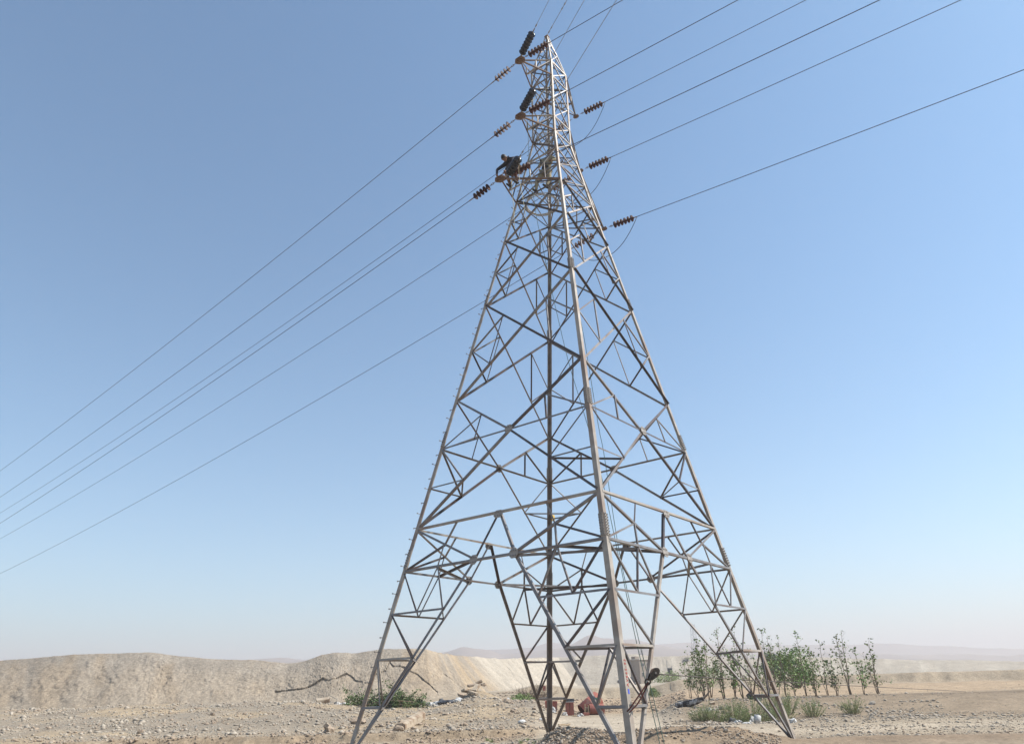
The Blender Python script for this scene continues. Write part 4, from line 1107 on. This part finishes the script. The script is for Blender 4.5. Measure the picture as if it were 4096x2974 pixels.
def feathery(u, v, h, wdt, label, seed, n=900):
    r_ = np.random.default_rng(seed)
    p = gp(u, v, -.02); o = empty('tamarisk_shrub', p, label, 'bush', 'feathery shrubs on the slope')
    # upright plume-like sprays of very thin blades
    k = 46; vs_, fs = [], []; st = MB()
    for i in range(k):
        a = r_.uniform(0, 2 * math.pi); rad = wdt * .5 * math.sqrt(r_.uniform(0, 1)); hh = h * r_.uniform(.55, 1.05) * (1 - .45 * (2 * rad / wdt) ** 2)
        b0 = np.array((math.cos(a) * rad * .35, math.sin(a) * rad * .35, 0)); t0 = np.array((math.cos(a) * rad, math.sin(a) * rad, hh))
        st.tube([tuple(b0), tuple(b0 * .5 + t0 * .5), tuple(t0 * .9 + b0 * .1)], [.007, .005, .002], 4, False)
        m_ = n // k * 3
        for j in range(m_):
            t = r_.uniform(.08, 1.0); c_ = b0 + (t0 - b0) * t + r_.normal(size=3) * .022 * h
            d = (t0 - b0) / np.linalg.norm(t0 - b0) * .7 + r_.normal(size=3) * .42; d /= np.linalg.norm(d)
            ln = h * r_.uniform(.06, .13); w_ = np.cross(d, r_.normal(size=3)); w_ = w_ / np.linalg.norm(w_) * .0055
            q = len(vs_); vs_ += [c_ - w_, c_ + w_, c_ + d * ln]; fs.append((q, q + 1, q + 2))
    st.build('stem', M['bark'], o)
    mesh_obj('foliage', np_mesh('foliage', np.array(vs_), np.array(fs)), M['feather'], o)
    return o
for i, (px, v, h, w_, lb) in enumerate(((2745,32.2,.62,1.1,'low feathery grey green shrub at the left end of the shrub row'), (2785,32.0,.82,1.15,'feathery green shrub right of the leftmost one'), (2826,31.4,.5,.9,'small low feathery shrub between two larger ones'),
        (2880,32.0,1.05,1.25,'tall feathery green shrub in the middle of the shrub row'), (2912,30.6,.66,.9,'low feathery shrub in front of the tall middle one'), (2955,32.4,1.0,1.5,'wide dusty feathery shrub with a pale bag in it'), (3000,31.4,.6,1.2,'low dusty feathery shrub beside the blue grey can'),
        (3044,33.2,1.2,1.5,'bright feathery shrub beneath the right leg brace'), (3090,33.6,1.15,1.4,'feathery shrub at the far right below the tower leg'), (3070,31.2,.7,1.2,'low feathery shrub in front of the right leg brace'), (3190,32.5,.9,1.5,'feathery shrub out to the right of the tower leg'), (3350,33,.8,1.4,'feathery shrub furthest to the right'))):
    feathery(side(px, v), v, h, w_, lb, 600 + i, 700)

# cut leafy branches dumped on the crest
def branch_pile():
    r_ = np.random.default_rng(71)
    v = 44.0; u0 = side(1528, v); p = gp(u0, v, -.05)
    o = empty('branch_pile', p, 'heap of cut green leafy branches dumped between the left leg braces', 'branches')
    st = MB(); cents = []
    for i in range(64):
        x = r_.uniform(-1.8, 1.8); b = Vector((x, r_.uniform(-.5, .5), r_.uniform(.0, .25)))
        L = r_.uniform(.7, 1.7); a = r_.choice([-1, 1]) * r_.uniform(.2, 1.3); el = r_.uniform(.05, .95)
        hmax = .55 + .55 * gauss(x, .35, .8) + .35 * gauss(x, -1.2, .5)
        d = Vector((math.cos(el) * math.cos(a) * r_.choice([-1, 1]), math.cos(el) * math.sin(a) * .5, math.sin(el) * hmax))
        e = b + d * L; m_ = b.lerp(e, .5) + Vector((0, 0, .06))
        st.tube([b, m_, e], [.016, .011, .004], 5)
        for _ in range(int(95 * r_.uniform(.4, 1.2))):
            t = r_.uniform(.15, 1.05); q = b.lerp(e, t); cents.append((q.x + r_.normal() * .09, q.y + r_.normal() * .09, max(.03, q.z + r_.normal() * .09)))
    st.tube([(-.9,-.62,.32),(.2,-.66,.42),(1.5,-.6,.30)], [.03,.026,.018], 6).tube([(-1.5,-.6,.28),(-.4,-.62,.22),(.9,-.6,.18)], [.024,.02,.012], 6)
    st.build('branches', M['dry'], o)
    vv_, ff_ = leaf_quads(np.array(cents), .125, r_, .25, .6)
    mesh_obj('leaves', np_mesh('leaves', vv_, ff_), M['leaf_dark'], o)
    o.rotation_euler = (0, 0, yaw)
branch_pile()

def thicket():
    r_ = np.random.default_rng(72); v = 66.0; p = gp(side(2105, v), v, -.05)
    o = empty('dead_thicket', p, 'brown dead thicket of twigs beside the far leg', 'bush', rz=yaw)
    st = MB()
    for i in range(150):
        x = r_.uniform(-1.5, 1.3); b = Vector((x, r_.uniform(-.5, .5), 0)); L = r_.uniform(.4, 1.25)
        e = b + Vector((r_.normal() * .45, r_.normal() * .3, L)); st.tube([b, b.lerp(e, .5) + Vector((r_.normal() * .1, 0, 0)), e], [.022, .016, .006], 4, False)
    for i in range(25):
        b = Vector((r_.uniform(-1.6, 1.2), -.3, r_.uniform(.2, .9))); e = b + Vector((r_.normal() * .7, 0, r_.normal() * .12)); st.tube([b, e], .016, 4)
    st.build('twigs', M['dry'], o)
    cents = np.stack([r_.uniform(-1.4, 1.2, 500), r_.uniform(-.5, .5, 500), np.abs(r_.normal(size=500)) * .35], -1)
    vv_, ff_ = leaf_quads(cents, .10, r_); mesh_obj('dry_leaves', np_mesh('dry_leaves', vv_, ff_), M['dry'], o)
thicket()
rg = gp(side(2134, 64), 64)
rt_ = empty('marker_flag', rg, 'small red rag tied to a stick beside the dead thicket', 'flag', rz=yaw)
MB().tube([(0,0,-.05),(.02,0,1.15)], .018, 5).build('stick', M['dry'], rt_)
MB().add([(0,-.02,1.2),(.28,-.05,1.16),(.25,.03,.78),(.02,0,.82),(.0,.02,1.2),(.28,-.03,1.16),(.25,.05,.78),(.02,.02,.82)], [(0,1,2,3),(7,6,5,4),(0,4,5,1),(1,5,6,2),(2,6,7,3),(3,7,4,0)]).build('rag', M['red_plastic'], rt_)

# dry grass tufts in the foreground
def tuft(u, v, h, seed, label, mat='feather', n=60):
    r_ = np.random.default_rng(seed); p = gp(u, v, -.02); vs_, fs = [], []
    for i in range(n):
        a = r_.uniform(0, 6.28); b = np.array((math.cos(a), math.sin(a), 0)) * .05 * r_.uniform(0, 1.6); d = np.array((math.cos(a) * .5, math.sin(a) * .5, 1)) * h * r_.uniform(.5, 1); w_ = np.array((-math.sin(a), math.cos(a), 0)) * .004
        q = len(vs_); vs_ += [b - w_, b + w_, b + d * .6 + w_ * .6, b + d * .6 - w_ * .6, b + d]; fs += [(q, q + 1, q + 2), (q, q + 2, q + 3), (q + 3, q + 2, q + 4)]
    o = mesh_obj('grass_tuft', np_mesh('grass_tuft', np.array(vs_), np.array(fs)), M[mat], None, p)
    tag(o, label, 'grass', 'grass tufts by the foundations')
for i, (px, v, h) in enumerate(((2128,21.6,.16),(2100,21.9,.18),(2045,22.2,.14),(2418,21.6,.24),(2428,21.2,.28),(2405,21.9,.2),(1930,26.2,.16),(1915,26.6,.14),(2070,22.9,.12),(3020,20.9,.14),(3050,21.3,.12))):
    tuft(side(px, v), v, h, 800 + i, 'small dry grass tuft growing beside the earth mounds')
# ------------------------------------------------------------------ dumped things
def rock_mesh(name, seed, flat=.7, jag=.22, sub=1):
    bm = bmesh.new(); bmesh.ops.create_icosphere(bm, subdivisions=sub, radius=1.0)
    r_ = random.Random(seed); off = Vector((r_.uniform(0, 50), r_.uniform(0, 50), r_.uniform(0, 50)))
    for v in bm.verts:
        k = 1 + jag * 2 * mnoise.noise(v.co * 1.1 + off) + r_.uniform(-jag, jag) * .6
        v.co = Vector((v.co.x * k, v.co.y * k * .8, v.co.z * k * flat))
    me = bpy.data.meshes.new(name); bm.to_mesh(me); bm.free(); return me
def lump(name, label, cat, u, v, size, mat, seed, flat=.7, jag=.22, sub=2, dz=0.0, rz=None, group=None, smooth=False):
    me = rock_mesh(name, seed, flat, jag, sub); me.materials.append(mat)
    if smooth:
        for p in me.polygons: p.use_smooth = True
    o = mesh_obj(name, me, None, None, gp(u, v, size * flat * .45 + dz)); o.scale = (size, size, size)
    o.rotation_euler = (random.uniform(-.25, .25), random.uniform(-.25, .25), random.uniform(0, 6.28) if rz is None else rz)
    return tag(o, label, cat, group)
def crumple(name, label, cat, u, v, sx, sy, sz, mat, seed, group=None, dz=0.0):
    """crumpled bag: a lobed closed skin with folds"""
    sx, sy, sz = sx * .78, sy * .9, sz * .62
    bm = bmesh.new(); bmesh.ops.create_icosphere(bm, subdivisions=3, radius=1.0); off = Vector((seed * 3.1, seed * 1.7, 0))
    for w in bm.verts:
        k = .8 + .95 * mnoise.noise(w.co * 1.3 + off) + .6 * abs(mnoise.noise(w.co * 3.2 + off)) + .3 * abs(mnoise.noise(w.co * 8.0 + off)); z = w.co.z * k
        w.co = Vector((w.co.x * k * sx, w.co.y * k * sy, (z if z > -.35 else -.35) * sz))
    me = bpy.data.meshes.new(name); bm.to_mesh(me); bm.free(); me.materials.append(mat)
    o = mesh_obj(name, me, None, None, gp(u, v, .30 * sz + dz)); o.rotation_euler = (0, 0, yaw + random.uniform(-.4, .4))
    return tag(o, label, cat, group)
def at(px, v): return side(px, v), v

# --- the dump of red drums
TV = 43.0
def dump(px, v=TV, dz=0.0): return gp(side(px, v), v, dz)
def drum(c, axis, r_, L, label, mat, ribs=2, open_end=True):
    o = empty('red_drum', c, label, 'drum')
    a = Vector(axis).normalized(); q = a.to_track_quat('Z', 'Y').to_matrix()
    prof = [(r_ * .97, -L/2), (r_, -L/2 + .015)]
    for k in range(ribs):
        z = -L/2 + L * (k + 1) / (ribs + 1); prof += [(r_, z - .03), (r_ * 1.035, z), (r_, z + .03)]
    prof += [(r_, L/2 - .015), (r_ * .97, L/2)]
    inner = [(x * .95, z) for x, z in prof[::-1]]
    MB().lathe(prof + inner + [prof[0]], 24, q).build('shell', mat, o, None, True)
    MB().lathe([(0, L/2 - .04), (r_ * .95, L/2 - .04)], 24, q).build('end_disc', M['red_dull'], o)
    MB().tube([q @ Vector((r_ * .99 * math.cos(t), r_ * .99 * math.sin(t), -L/2)) for t in np.linspace(0, 6.283, 25)], .014, 5, False).build('rim', M['red_dull'], o)
    return o
axis_r = (RT * .97 + FW * .22)
drum(dump(2343, 42.0, .27), axis_r, .27, .82, 'dark red metal drum lying on its side at the front of the dump', M['red_dull'])
drum(dump(2322, 44.2, .46), (RT * .72 + FW * .25 + Vector((0, 0, .5))), .42, 1.25, 'large broken red drum tilted up behind the lying one', M['red_plastic'], 1)
# green bundle on the drum
gb = empty('tarp_bundle', dump(2346, 42.2, .52), 'dark green bundle with a yellow strap resting on the lying red drum', 'bundle', rz=yaw)
bm = MB(); pr = [(0,0),(.12,.0),(.18,.06),(.20,.16),(.17,.26),(.09,.32),(0,.33)]
vs_, fs = [], []
for (r_, z) in pr:
    for j in range(20):
        t = 2 * math.pi * j / 20; k = r_ * (1 + .08 * math.cos(5 * t)); vs_.append((k * math.cos(t), k * math.sin(t) * .8, z))
for i in range(len(pr) - 1):
    for j in range(20): fs.append((i*20 + j, i*20 + (j+1) % 20, (i+1)*20 + (j+1) % 20, (i+1)*20 + j))
MB().add(vs_, fs).build('bundle', M['green_cloth'], gb, None, True)
MB().tube([(-.05,-.172,.02),(-.055,-.185,.14),(-.045,-.16,.25)], .022, 6).build('strap', M['yellow'], gb)
# old cabinet left of the drums
cb = empty('wooden_cabinet', dump(2237, 42.2), 'dull red wooden cabinet with a dark flat top standing behind the far leg', 'cabinet', rz=yaw + .1)
box_part('side_panel', M['red_dull'], cb, (-.10, 0, .33), (.18, .4, .66)); box_part('side_panel', M['red_dull'], cb, (.12, .01, .33), (.22, .38, .66)); box_part('back_panel', M['charred'], cb, (.005, .05, .33), (.03, .25, .6))
box_part('rim', M['white_bag'], cb, (0, 0, .675), (.50, .46, .025)); box_part('top', M['grey_bag'], cb, (.0, 0, .76), (.52, .46, .14))
# basin with plastic
bs = empty('red_basin', dump(2167, 42.6), 'red sheet metal basin half behind the far leg', 'basin', rz=yaw)
MB().add([(-.32,-.22,0),(.30,-.22,0),(.30,.25,0),(-.32,.25,0),(-.36,-.26,.5),(.34,-.26,.44),(.34,.3,.5),(-.36,.3,.55),(-.33,-.23,.5),(.31,-.23,.44),(.31,.27,.5),(-.33,.27,.55),(-.29,-.19,.03),(.27,-.19,.03),(.27,.22,.03),(-.29,.22,.03)],
         [(3,2,1,0),(0,1,5,4),(1,2,6,5),(2,3,7,6),(3,0,4,7),(4,5,9,8),(5,6,10,9),(6,7,11,10),(7,4,8,11),(8,9,13,12),(9,10,14,13),(10,11,15,14),(11,8,12,15),(12,13,14,15)]).build('basin', M['red_plastic'], bs)
crumple('plastic_bag', 'torn white plastic bag spilling from the red basin', 'bag', *at(2172, 42.0), .20, .14, .34, M['white_bag'], 3)
crumple('plastic_bag', 'grey plastic bag crumpled left of the wooden cabinet', 'bag', *at(2218, 42.0), .17, .14, .22, M['white_bag'], 4)
def board(name, label, c, d, rot, mat, cat='plank', group=None):
    o = mesh_obj(name, MB().box((0, 0, 0), d).mesh(name), mat, None, c); o.rotation_euler = rot
    b = o.modifiers.new('b', 'BEVEL'); b.width = min(d) * .12; b.segments = 1
    return tag(o, label, cat, group)
board('plank', 'pale upright plank leaning on the lying red drum', dump(2299, 41.6, .26), (.06, .03, .56), (.05, .06, yaw), M['wood'])
board('plank', 'short pale upright plank against the end of the red drum', dump(2313, 41.7, .28), (.06, .03, .42), (.05, -.04, yaw), M['wood'])
board('cushion', 'small tan cushion wedged between the two upright planks', dump(2306, 42.0, .26), (.20, .12, .26), (.1, .1, yaw + .2), M['concrete'], 'cushion')
board('block', 'dull red block lying in front of the planks', dump(2302, 41.3, .07), (.32, .2, .15), (0, .05, yaw + .15), M['red_dull'], 'block')
board('plank', 'yellowish plank lying flat beside the grey sheet', dump(2264, 41.2, .03), (.42, .09, .05), (0, .03, yaw + .08), M['wood'])
crumple('plastic_sheet', 'pale grey plastic sheet lying before the red block', 'sheet', *at(2283, 41.0), .2, .12, .12, M['white_bag'], 5)
for i, (px, v, L, rz, t) in enumerate(((2222, 32.6, .62, 2.0, 'pale plank lying slanted beside the far leg'), (2213, 32.0, .5, .5, 'short pale plank crossing the slanted one'), (2240, 30.6, .34, 2.4, 'broken plank end on the pale track'))):
    board('plank', t, gp(side(px, v), v, .04), (L, .13, .04), (.05, .06, yaw + rz), M['wood'])
crumple('plastic_bag', 'white and dark bag on the bank behind the drums', 'bag', *at(2293, 56), .22, .16, .24, M['white_bag'], 6)
crumple('plastic_bag', 'black bag beside the white one on the bank behind the drums', 'bag', *at(2298, 56.4), .2, .16, .26, M['grey_bag'], 7)

# --- left crest rubbish
cr = 44.8
bxo = empty('carton', gp(side(1262, cr), cr, .02), 'broken white carton lying on the left crest', 'box', rz=yaw + .35)
MB().add([(-.42,-.25,0),(.35,-.25,0),(.35,.3,0),(-.42,.3,0),(-.40,-.22,.16),(.30,-.28,.22),(.36,.26,.34),(-.44,.3,.27)], [(3,2,1,0),(0,1,5,4),(1,2,6,5),(2,3,7,6),(3,0,4,7),(4,5,6,7)]).build('carton', M['concrete'], bxo)
MB().box((.62, .05, .26), (.5, .5, .015), Matrix.Rotation(.5, 3, 'Y')).build('flap', M['white_bag'], bxo)
for (px, v, sx, sz, mt, lb) in ((1282, 45, .26, .16, 'white_bag', 'white plastic sack just right of the carton'), (1318, 45, .18, .18, 'white_bag', 'small white bag in the middle of the left crest'), (1344, 45.2, .34, .13, 'white_bag', 'long white sack left of the branch heap'),
        (1655, 45, .22, .34, 'grey_bag', 'black rubbish bag just right of the branch heap'), (1688, 45, .28, .2, 'white_bag', 'white rag right of the black rubbish bag'), (1712, 45, .34, .22, 'white_bag', 'dirty white sack beside the grey tarpaulin'), (1758, 45, .6, .22, 'grey_bag', 'long dark grey tarpaulin heap on the left crest'),
        (1797, 44.6, .34, .20, 'white_bag', 'bright white sack at the foot of the rubble pile'), (1728, 45.3, .22, .3, 'grey_bag', 'small black bag between the sack and the tarpaulin'), (1995, 45.6, .14, .14, 'white_bag', 'white bag near the far track'), (1432, 45.4, .2, .3, 'grey_bag', 'dark bag at the left end of the branch heap')):
    crumple('plastic_bag', lb, 'bag', *at(px, v), sx, sx * .7, sz, M[mt], px % 37)
# broken concrete beam
ba = gp(side(1572, 29.6), 29.6, .06); bb_ = gp(side(1652, 32.4), 32.4, .16)
d_ = (bb_ - ba); Lb = d_.length; a_ = d_.normalized(); sd_ = a_.cross(Vector((0, 0, 1))).normalized(); up2 = sd_.cross(a_)
r_ = random.Random(5); vs_, fs = [], []; nseg = 12
for i in range(nseg + 1):
    t = i / nseg; w_ = .21 + r_.uniform(-.015, .015); h_ = .15 + r_.uniform(-.02, .01)
    for (x, y) in ((-w_, -h_), (w_, -h_), (w_ * .96, h_ * .7), (w_ * .4, h_), (-w_ * .5, h_ * 1.05), (-w_, h_ * .6)):
        vs_.append(a_ * (Lb * t - Lb / 2) + sd_ * (x + r_.uniform(-.012, .012)) + up2 * (y + r_.uniform(-.012, .012)))
for i in range(nseg):
    for j in range(6): fs.append((i*6 + j, i*6 + (j+1) % 6, (i+1)*6 + (j+1) % 6, (i+1)*6 + j))
fs += [tuple(range(5, -1, -1)), tuple(nseg * 6 + j for j in range(6))]
tag(MB().add(vs_, fs).build('broken_beam', M['concrete'], None, ba.lerp(bb_, .5)), 'long broken tan beam lying slanted on the left rubble', 'beam')
lump('clod', 'dark red clod under the near end of the broken beam', 'rock', side(1566, 29.2), 29.2, .20, M['stone_red'], 61)
lump('clod', 'pointed brown rock on the low bank at the lower left', 'rock', side(1292, 29.2), 29.2, .24, M['stone_red'], 62, .8, .35)
lump('clod', 'brown rock beside the left leg on the rubble', 'rock', side(1408, 33.5), 33.5, .30, M['stone_red'], 63, .5, .3)
lump('clod', 'small brown rock left of the left leg', 'rock', side(1392, 35), 35, .17, M['stone_red'], 64)

# rubble pile of slabs on the crest
slabs = ((1830,46.0,.62,.22,.9,'tilted tan slab at the left of the rubble pile'),(1852,46.2,.55,.55,.5,'reddish slab on top of the rubble pile'),(1868,45.6,.7,.30,1.2,'flat pale slab in the middle of the rubble pile'),(1880,46.6,.42,.75,.2,'upright broken slab on the rubble pile top'),
         (1893,46.2,.5,.5,2.0,'brown slab at the right of the rubble pile top'),(1902,46.4,.34,.62,1.4,'small leaning brown slab at the right end of the rubble pile'),(1858,45.0,.5,.15,2.6,'narrow timber sized slab slanting down the rubble pile'),(1815,45.4,.6,.08,.3,'low tan slab at the foot of the rubble pile'),(1843,45.2,.4,.3,1.8,'short pale slab low on the rubble pile'))
for i, (px, v, s, dz, rz, lb) in enumerate(slabs):
    o = board('rubble_slab', lb, gp(side(px, v), v, dz * .6 + .05), (s, s * .5, .13), (random.uniform(-.5, .5), random.uniform(-.6, .6), yaw + rz), M['stone_red'] if i % 3 == 1 else M['concrete'], 'slab', 'slabs of the rubble pile')

# --- right hand things
lg = gp(side(2716, 37.0), 37.0, .12)
o = empty('charred_log', lg, 'charred black log with white ash lying below the leftmost sapling', 'log', rz=yaw - .55)
MB().tube([(-.75,0,-.12),(-.3,.02,-.02),(.25,0,.08),(.7,-.03,.22)], [.14,.16,.15,.09], 9).build('log', M['charred'], o)
MB().tube([(.6,-.02,.2),(.85,.05,.36),(1.0,.1,.55)], [.07,.05,.03], 6).build('branch_stub', M['bark'], o)
for (px, v, sx, sz, mt, lb) in ((2785, 35.2, .13, .2, 'white_bag', 'round white ball of plastic left of the tall shrub'), (2892, 30.4, .20, .14, 'white_bag', 'pale crumpled bag in front of the middle shrubs'), (2950, 31.0, .15, .24, 'white_bag', 'pale bag caught in the dusty shrub'), (3100, 30.4, .24, .2, 'white_bag', 'white bag at the right below the tower leg'),
        (2872, 31.2, .18, .18, 'grey_bag', 'black bag under the tall middle shrub'), (2930, 29.9, .16, .08, 'white_bag', 'flat white scrap in front of the blue grey can'), (2960, 39.4, .3, .4, 'grey_bag', 'dark bag on the bank between the braces'), (2984, 38.4, .24, .2, 'grey_bag', 'small dark bag on the slope between the braces')):
    crumple('plastic_bag', lb, 'bag', *at(px, v), sx, sx * .7, sz, M[mt], px % 41)
cn = empty('oil_can', gp(side(2972, 30.3), 30.3, 0), 'dented pale blue grey can lying before the shrubs', 'can', rz=yaw)
MB().tube([(-.05,0,.02),(-.02,0,.14),(.02,0,.30)], [.13,.14,.13], 14).build('can_body', M['cable_coil'], cn, None, True); MB().tube([(.02,0,.30),(.026,0,.33)], [.05,.05], 10).build('can_neck', M['mast'], cn)
for i, (px, v, s, rz, lb) in enumerate(((2832, 32.8, .30, .5, 'pale concrete brick standing among the slope rubble'), (2846, 34.4, .40, 1.0, 'pale ring of broken concrete on the slope'), (2836, 35.6, .34, 2.0, 'pale slab fragment higher on the slope'), (2802, 37.4, .28, .3, 'light stone below the second sapling'), (2868, 36.0, .3, 1.5, 'flat pale fragment right of the concrete ring'))):
    board('brick', lb, gp(side(px, v), v, .06), (s, s * .45, .12), (random.uniform(-.4, .4), random.uniform(-.3, .3), yaw + rz), M['concrete'], 'brick')
board('plank', 'long grey weathered plank lying before the left shrubs', gp(side(2765, 30.2), 30.2, .03), (1.1, .10, .05), (0, .02, yaw - .12), M['concrete'])
board('plank', 'flat pale scrap on the track left of the shrubs', gp(side(2730, 29.0), 29.0, .02), (.2, .12, .03), (0, 0, yaw), M['white_bag'])
o = rope('stick', 'thin dark stick lying on the pale track', [gp(side(2635, 31.4), 31.4, .02), gp(side(2650, 31.2), 31.2, .03), gp(side(2668, 30.9), 30.9, .02)], .014, M['dry'], 'stick')
o = rope('stick', 'short thin twig lying on the track in front of the drums', [gp(side(2286, 34.4), 34.4, .015), gp(side(2295, 34.4), 34.4, .02), gp(side(2302, 34.3), 34.3, .015)], .010, M['dry'], 'stick')
lump('stone', 'large pale stone on the mound beside the far leg', 'rock', side(2374, 20.6), 20.6, .10, M['stone'], 71)
lump('stone', 'pale angular stone on the rubble near the far leg', 'rock', side(2050, 30.6), 30.6, .17, M['white_bag'], 72, .5)
lump('stone', 'white stone beside the far leg foot', 'rock', side(2126, 33.0), 33.0, .13, M['white_bag'], 73, .5)

# --- loose stones: the larger ones one by one, the rest as gravel
rock_data = []
for i in range(6):
    me = rock_mesh('stone', 900 + i, .62, .26, 1); me.materials.append(M['stone'] if i % 2 else M['stone_red']); rock_data.append(me)
r_ = np.random.default_rng(33)
def scatter_zone(n):
    out = []
    while len(out) < n:
        z = r_.uniform()
        if z < .55: px = r_.uniform(300, 2140); v = r_.uniform(28.5, 46)
        elif z < .80: px = r_.uniform(2560, 3500); v = r_.uniform(30, 40.5)
        elif z < .90: px = r_.uniform(2150, 2420); v = r_.uniform(18.6, 21.2)
        else: px = r_.uniform(2440, 3000); v = r_.uniform(18.4, 20.8)
        out.append((px, v))
    return out
for i, (px, v) in enumerate(scatter_zone(190)):
    s = float(np.clip(r_.lognormal(-2.75, .38), .045, .17)) * (.75 if v < 26 else 1)
    o = bpy.data.objects.new('stone', rock_data[i % 6]); link(o); o.location = gp(side(px, v), v, s * .25); o.scale = (s, s, s); o.rotation_euler = (r_.uniform(-.4, .4), r_.uniform(-.4, .4), r_.uniform(0, 6.28))
    side_txt = 'loose stone lying on the left rubble ground' if px < 2145 and v > 26 else ('loose stone lying on the slope below the saplings' if v > 28 else 'loose clod lying on the earth mounds')
    tag(o, side_txt, 'rock', side_txt.replace('loose stone lying', 'stones').replace('loose clod lying', 'clods'))
def gravel(name, label, n, zone, smin, smax, mat, seed):
    g = np.random.default_rng(seed)
    base_v = np.array([(0,0,1),(.94,0,.3),(.29,.9,.3),(-.76,.55,.3),(-.76,-.55,.3),(.29,-.9,.3),(.4,.6,-.5),(-.7,0,-.5),(.4,-.6,-.5)])
    base_f = np.array([(0,1,2),(0,2,3),(0,3,4),(0,4,5),(0,5,1),(1,6,2),(2,6,3),(3,7,4),(4,8,5),(5,8,1),(3,6,7),(4,7,8),(1,8,6)])
    px, v = zone(g, int(n * 2.2))
    u = (px - 2144.5) / 3013 * v
    keep = fbm(u * .55, v * .55, 4, seed + 60) + .6 * fbm(u * 2.5, v * 2.5, 3, seed + 61) + g.uniform(-.12, .12, len(u)) > .0
    px, v, u = px[keep][:n], v[keep][:n], u[keep][:n]; n = len(u)
    z = height(u, v)
    s = np.clip(smin * g.uniform(.02, 1, n) ** -.55, smin, smax)
    ang = g.uniform(0, 6.283, n); ca, sa = np.cos(ang), np.sin(ang)
    B = base_v[None] * (1 + g.uniform(-.35, .35, (n, 9, 1))) * np.stack([s * g.uniform(.7, 1.4, n), s * g.uniform(.6, 1.1, n), s * g.uniform(.35, .8, n)], -1)[:, None]
    Xr = B[..., 0] * ca[:, None] - B[..., 1] * sa[:, None]; Yr = B[..., 0] * sa[:, None] + B[..., 1] * ca[:, None]
    Pw = np.stack([C2.x + RT.x * u + FW.x * v, C2.y + RT.y * u + FW.y * v, z + s * .12], -1)
    vv_ = np.stack([Xr, Yr, B[..., 2]], -1) + Pw[:, None]
    ff_ = base_f[None] + (np.arange(n) * 9)[:, None, None]
    o = mesh_obj(name, np_mesh(name, vv_.reshape(-1, 3), ff_.reshape(-1, 3)), mat)
    return tag(o, label, kind='stuff')
def z_left(g, n):
    v = 28.3 + (46 - 28.3) * g.uniform(0, 1, n) ** 1.0; px = g.uniform(0, 2160, n); return px, v
def z_left2(g, n):
    v = g.normal(45.2, .9, n); px = g.uniform(1100, 2080, n); return px, v
def z_mound(g, n):
    v = g.uniform(17.5, 21.8, n); px = np.where(g.uniform(0, 1, n) < .45, g.uniform(2140, 2420, n), g.uniform(2420, 3050, n)); return px, v
def z_slope(g, n):
    v = g.uniform(29.5, 41, n); px = g.uniform(2600, 3700, n); return px, v
def z_near(g, n):
    v = g.uniform(19.5, 25, n); px = g.uniform(1200, 2200, n); return px, v
def z_right(g, n):
    v = g.uniform(21, 33, n); px = g.uniform(2750, 4300, n); return px, v
def z_bank(g, n):
    v = g.normal(27.3, .9, n); px = g.uniform(200, 2100, n); return px, v
def z_mid(g, n):
    v = g.uniform(42, 78, n); px = g.uniform(1950, 2700, n); return px, v
def z_wide(g, n):
    v = g.uniform(22, 60, n); px = g.uniform(-600, 4600, n); return px, v
gravel('gravel', 'grey rubble stones covering the left ground', 6500, z_left, .020, .14, M['stone'], 1)
gravel('gravel', 'pale grey grit on the left ground', 6000, z_left, .014, .05, M['stone_grey'], 10)
gravel('gravel', 'brown rubble clods on the left ground', 3500, z_left, .02, .12, M['stone_red'], 2)
gravel('gravel', 'pale building rubble along the left crest', 900, z_left2, .03, .15, M['stone'], 3)
gravel('gravel', 'brown clods and stones covering the earth mounds', 6500, z_mound, .012, .055, M['stone_red'], 4)
gravel('gravel', 'pale stones covering the earth mounds', 2600, z_mound, .012, .05, M['stone'], 5)
gravel('gravel', 'rubble on the slope below the saplings', 3800, z_slope, .02, .10, M['stone'], 6)
gravel('gravel', 'stones on the ground under the tower', 1500, z_near, .02, .10, M['stone'], 7)
gravel('gravel', 'clods along the low left bank', 3500, z_bank, .015, .10, M['stone_red'], 12)
gravel('gravel', 'pebbles and clods beside the right track', 5000, z_right, .012, .08, M['stone'], 14)
gravel('gravel', 'brown clods beside the right track', 3000, z_right, .012, .07, M['stone_red'], 15)
gravel('gravel', 'rough brown clods behind the drums', 3500, z_mid, .03, .16, M['stone_red'], 9)
gravel('gravel', 'scattered pebbles over the dry ground', 5000, z_wide, .012, .05, M['stone'], 8)
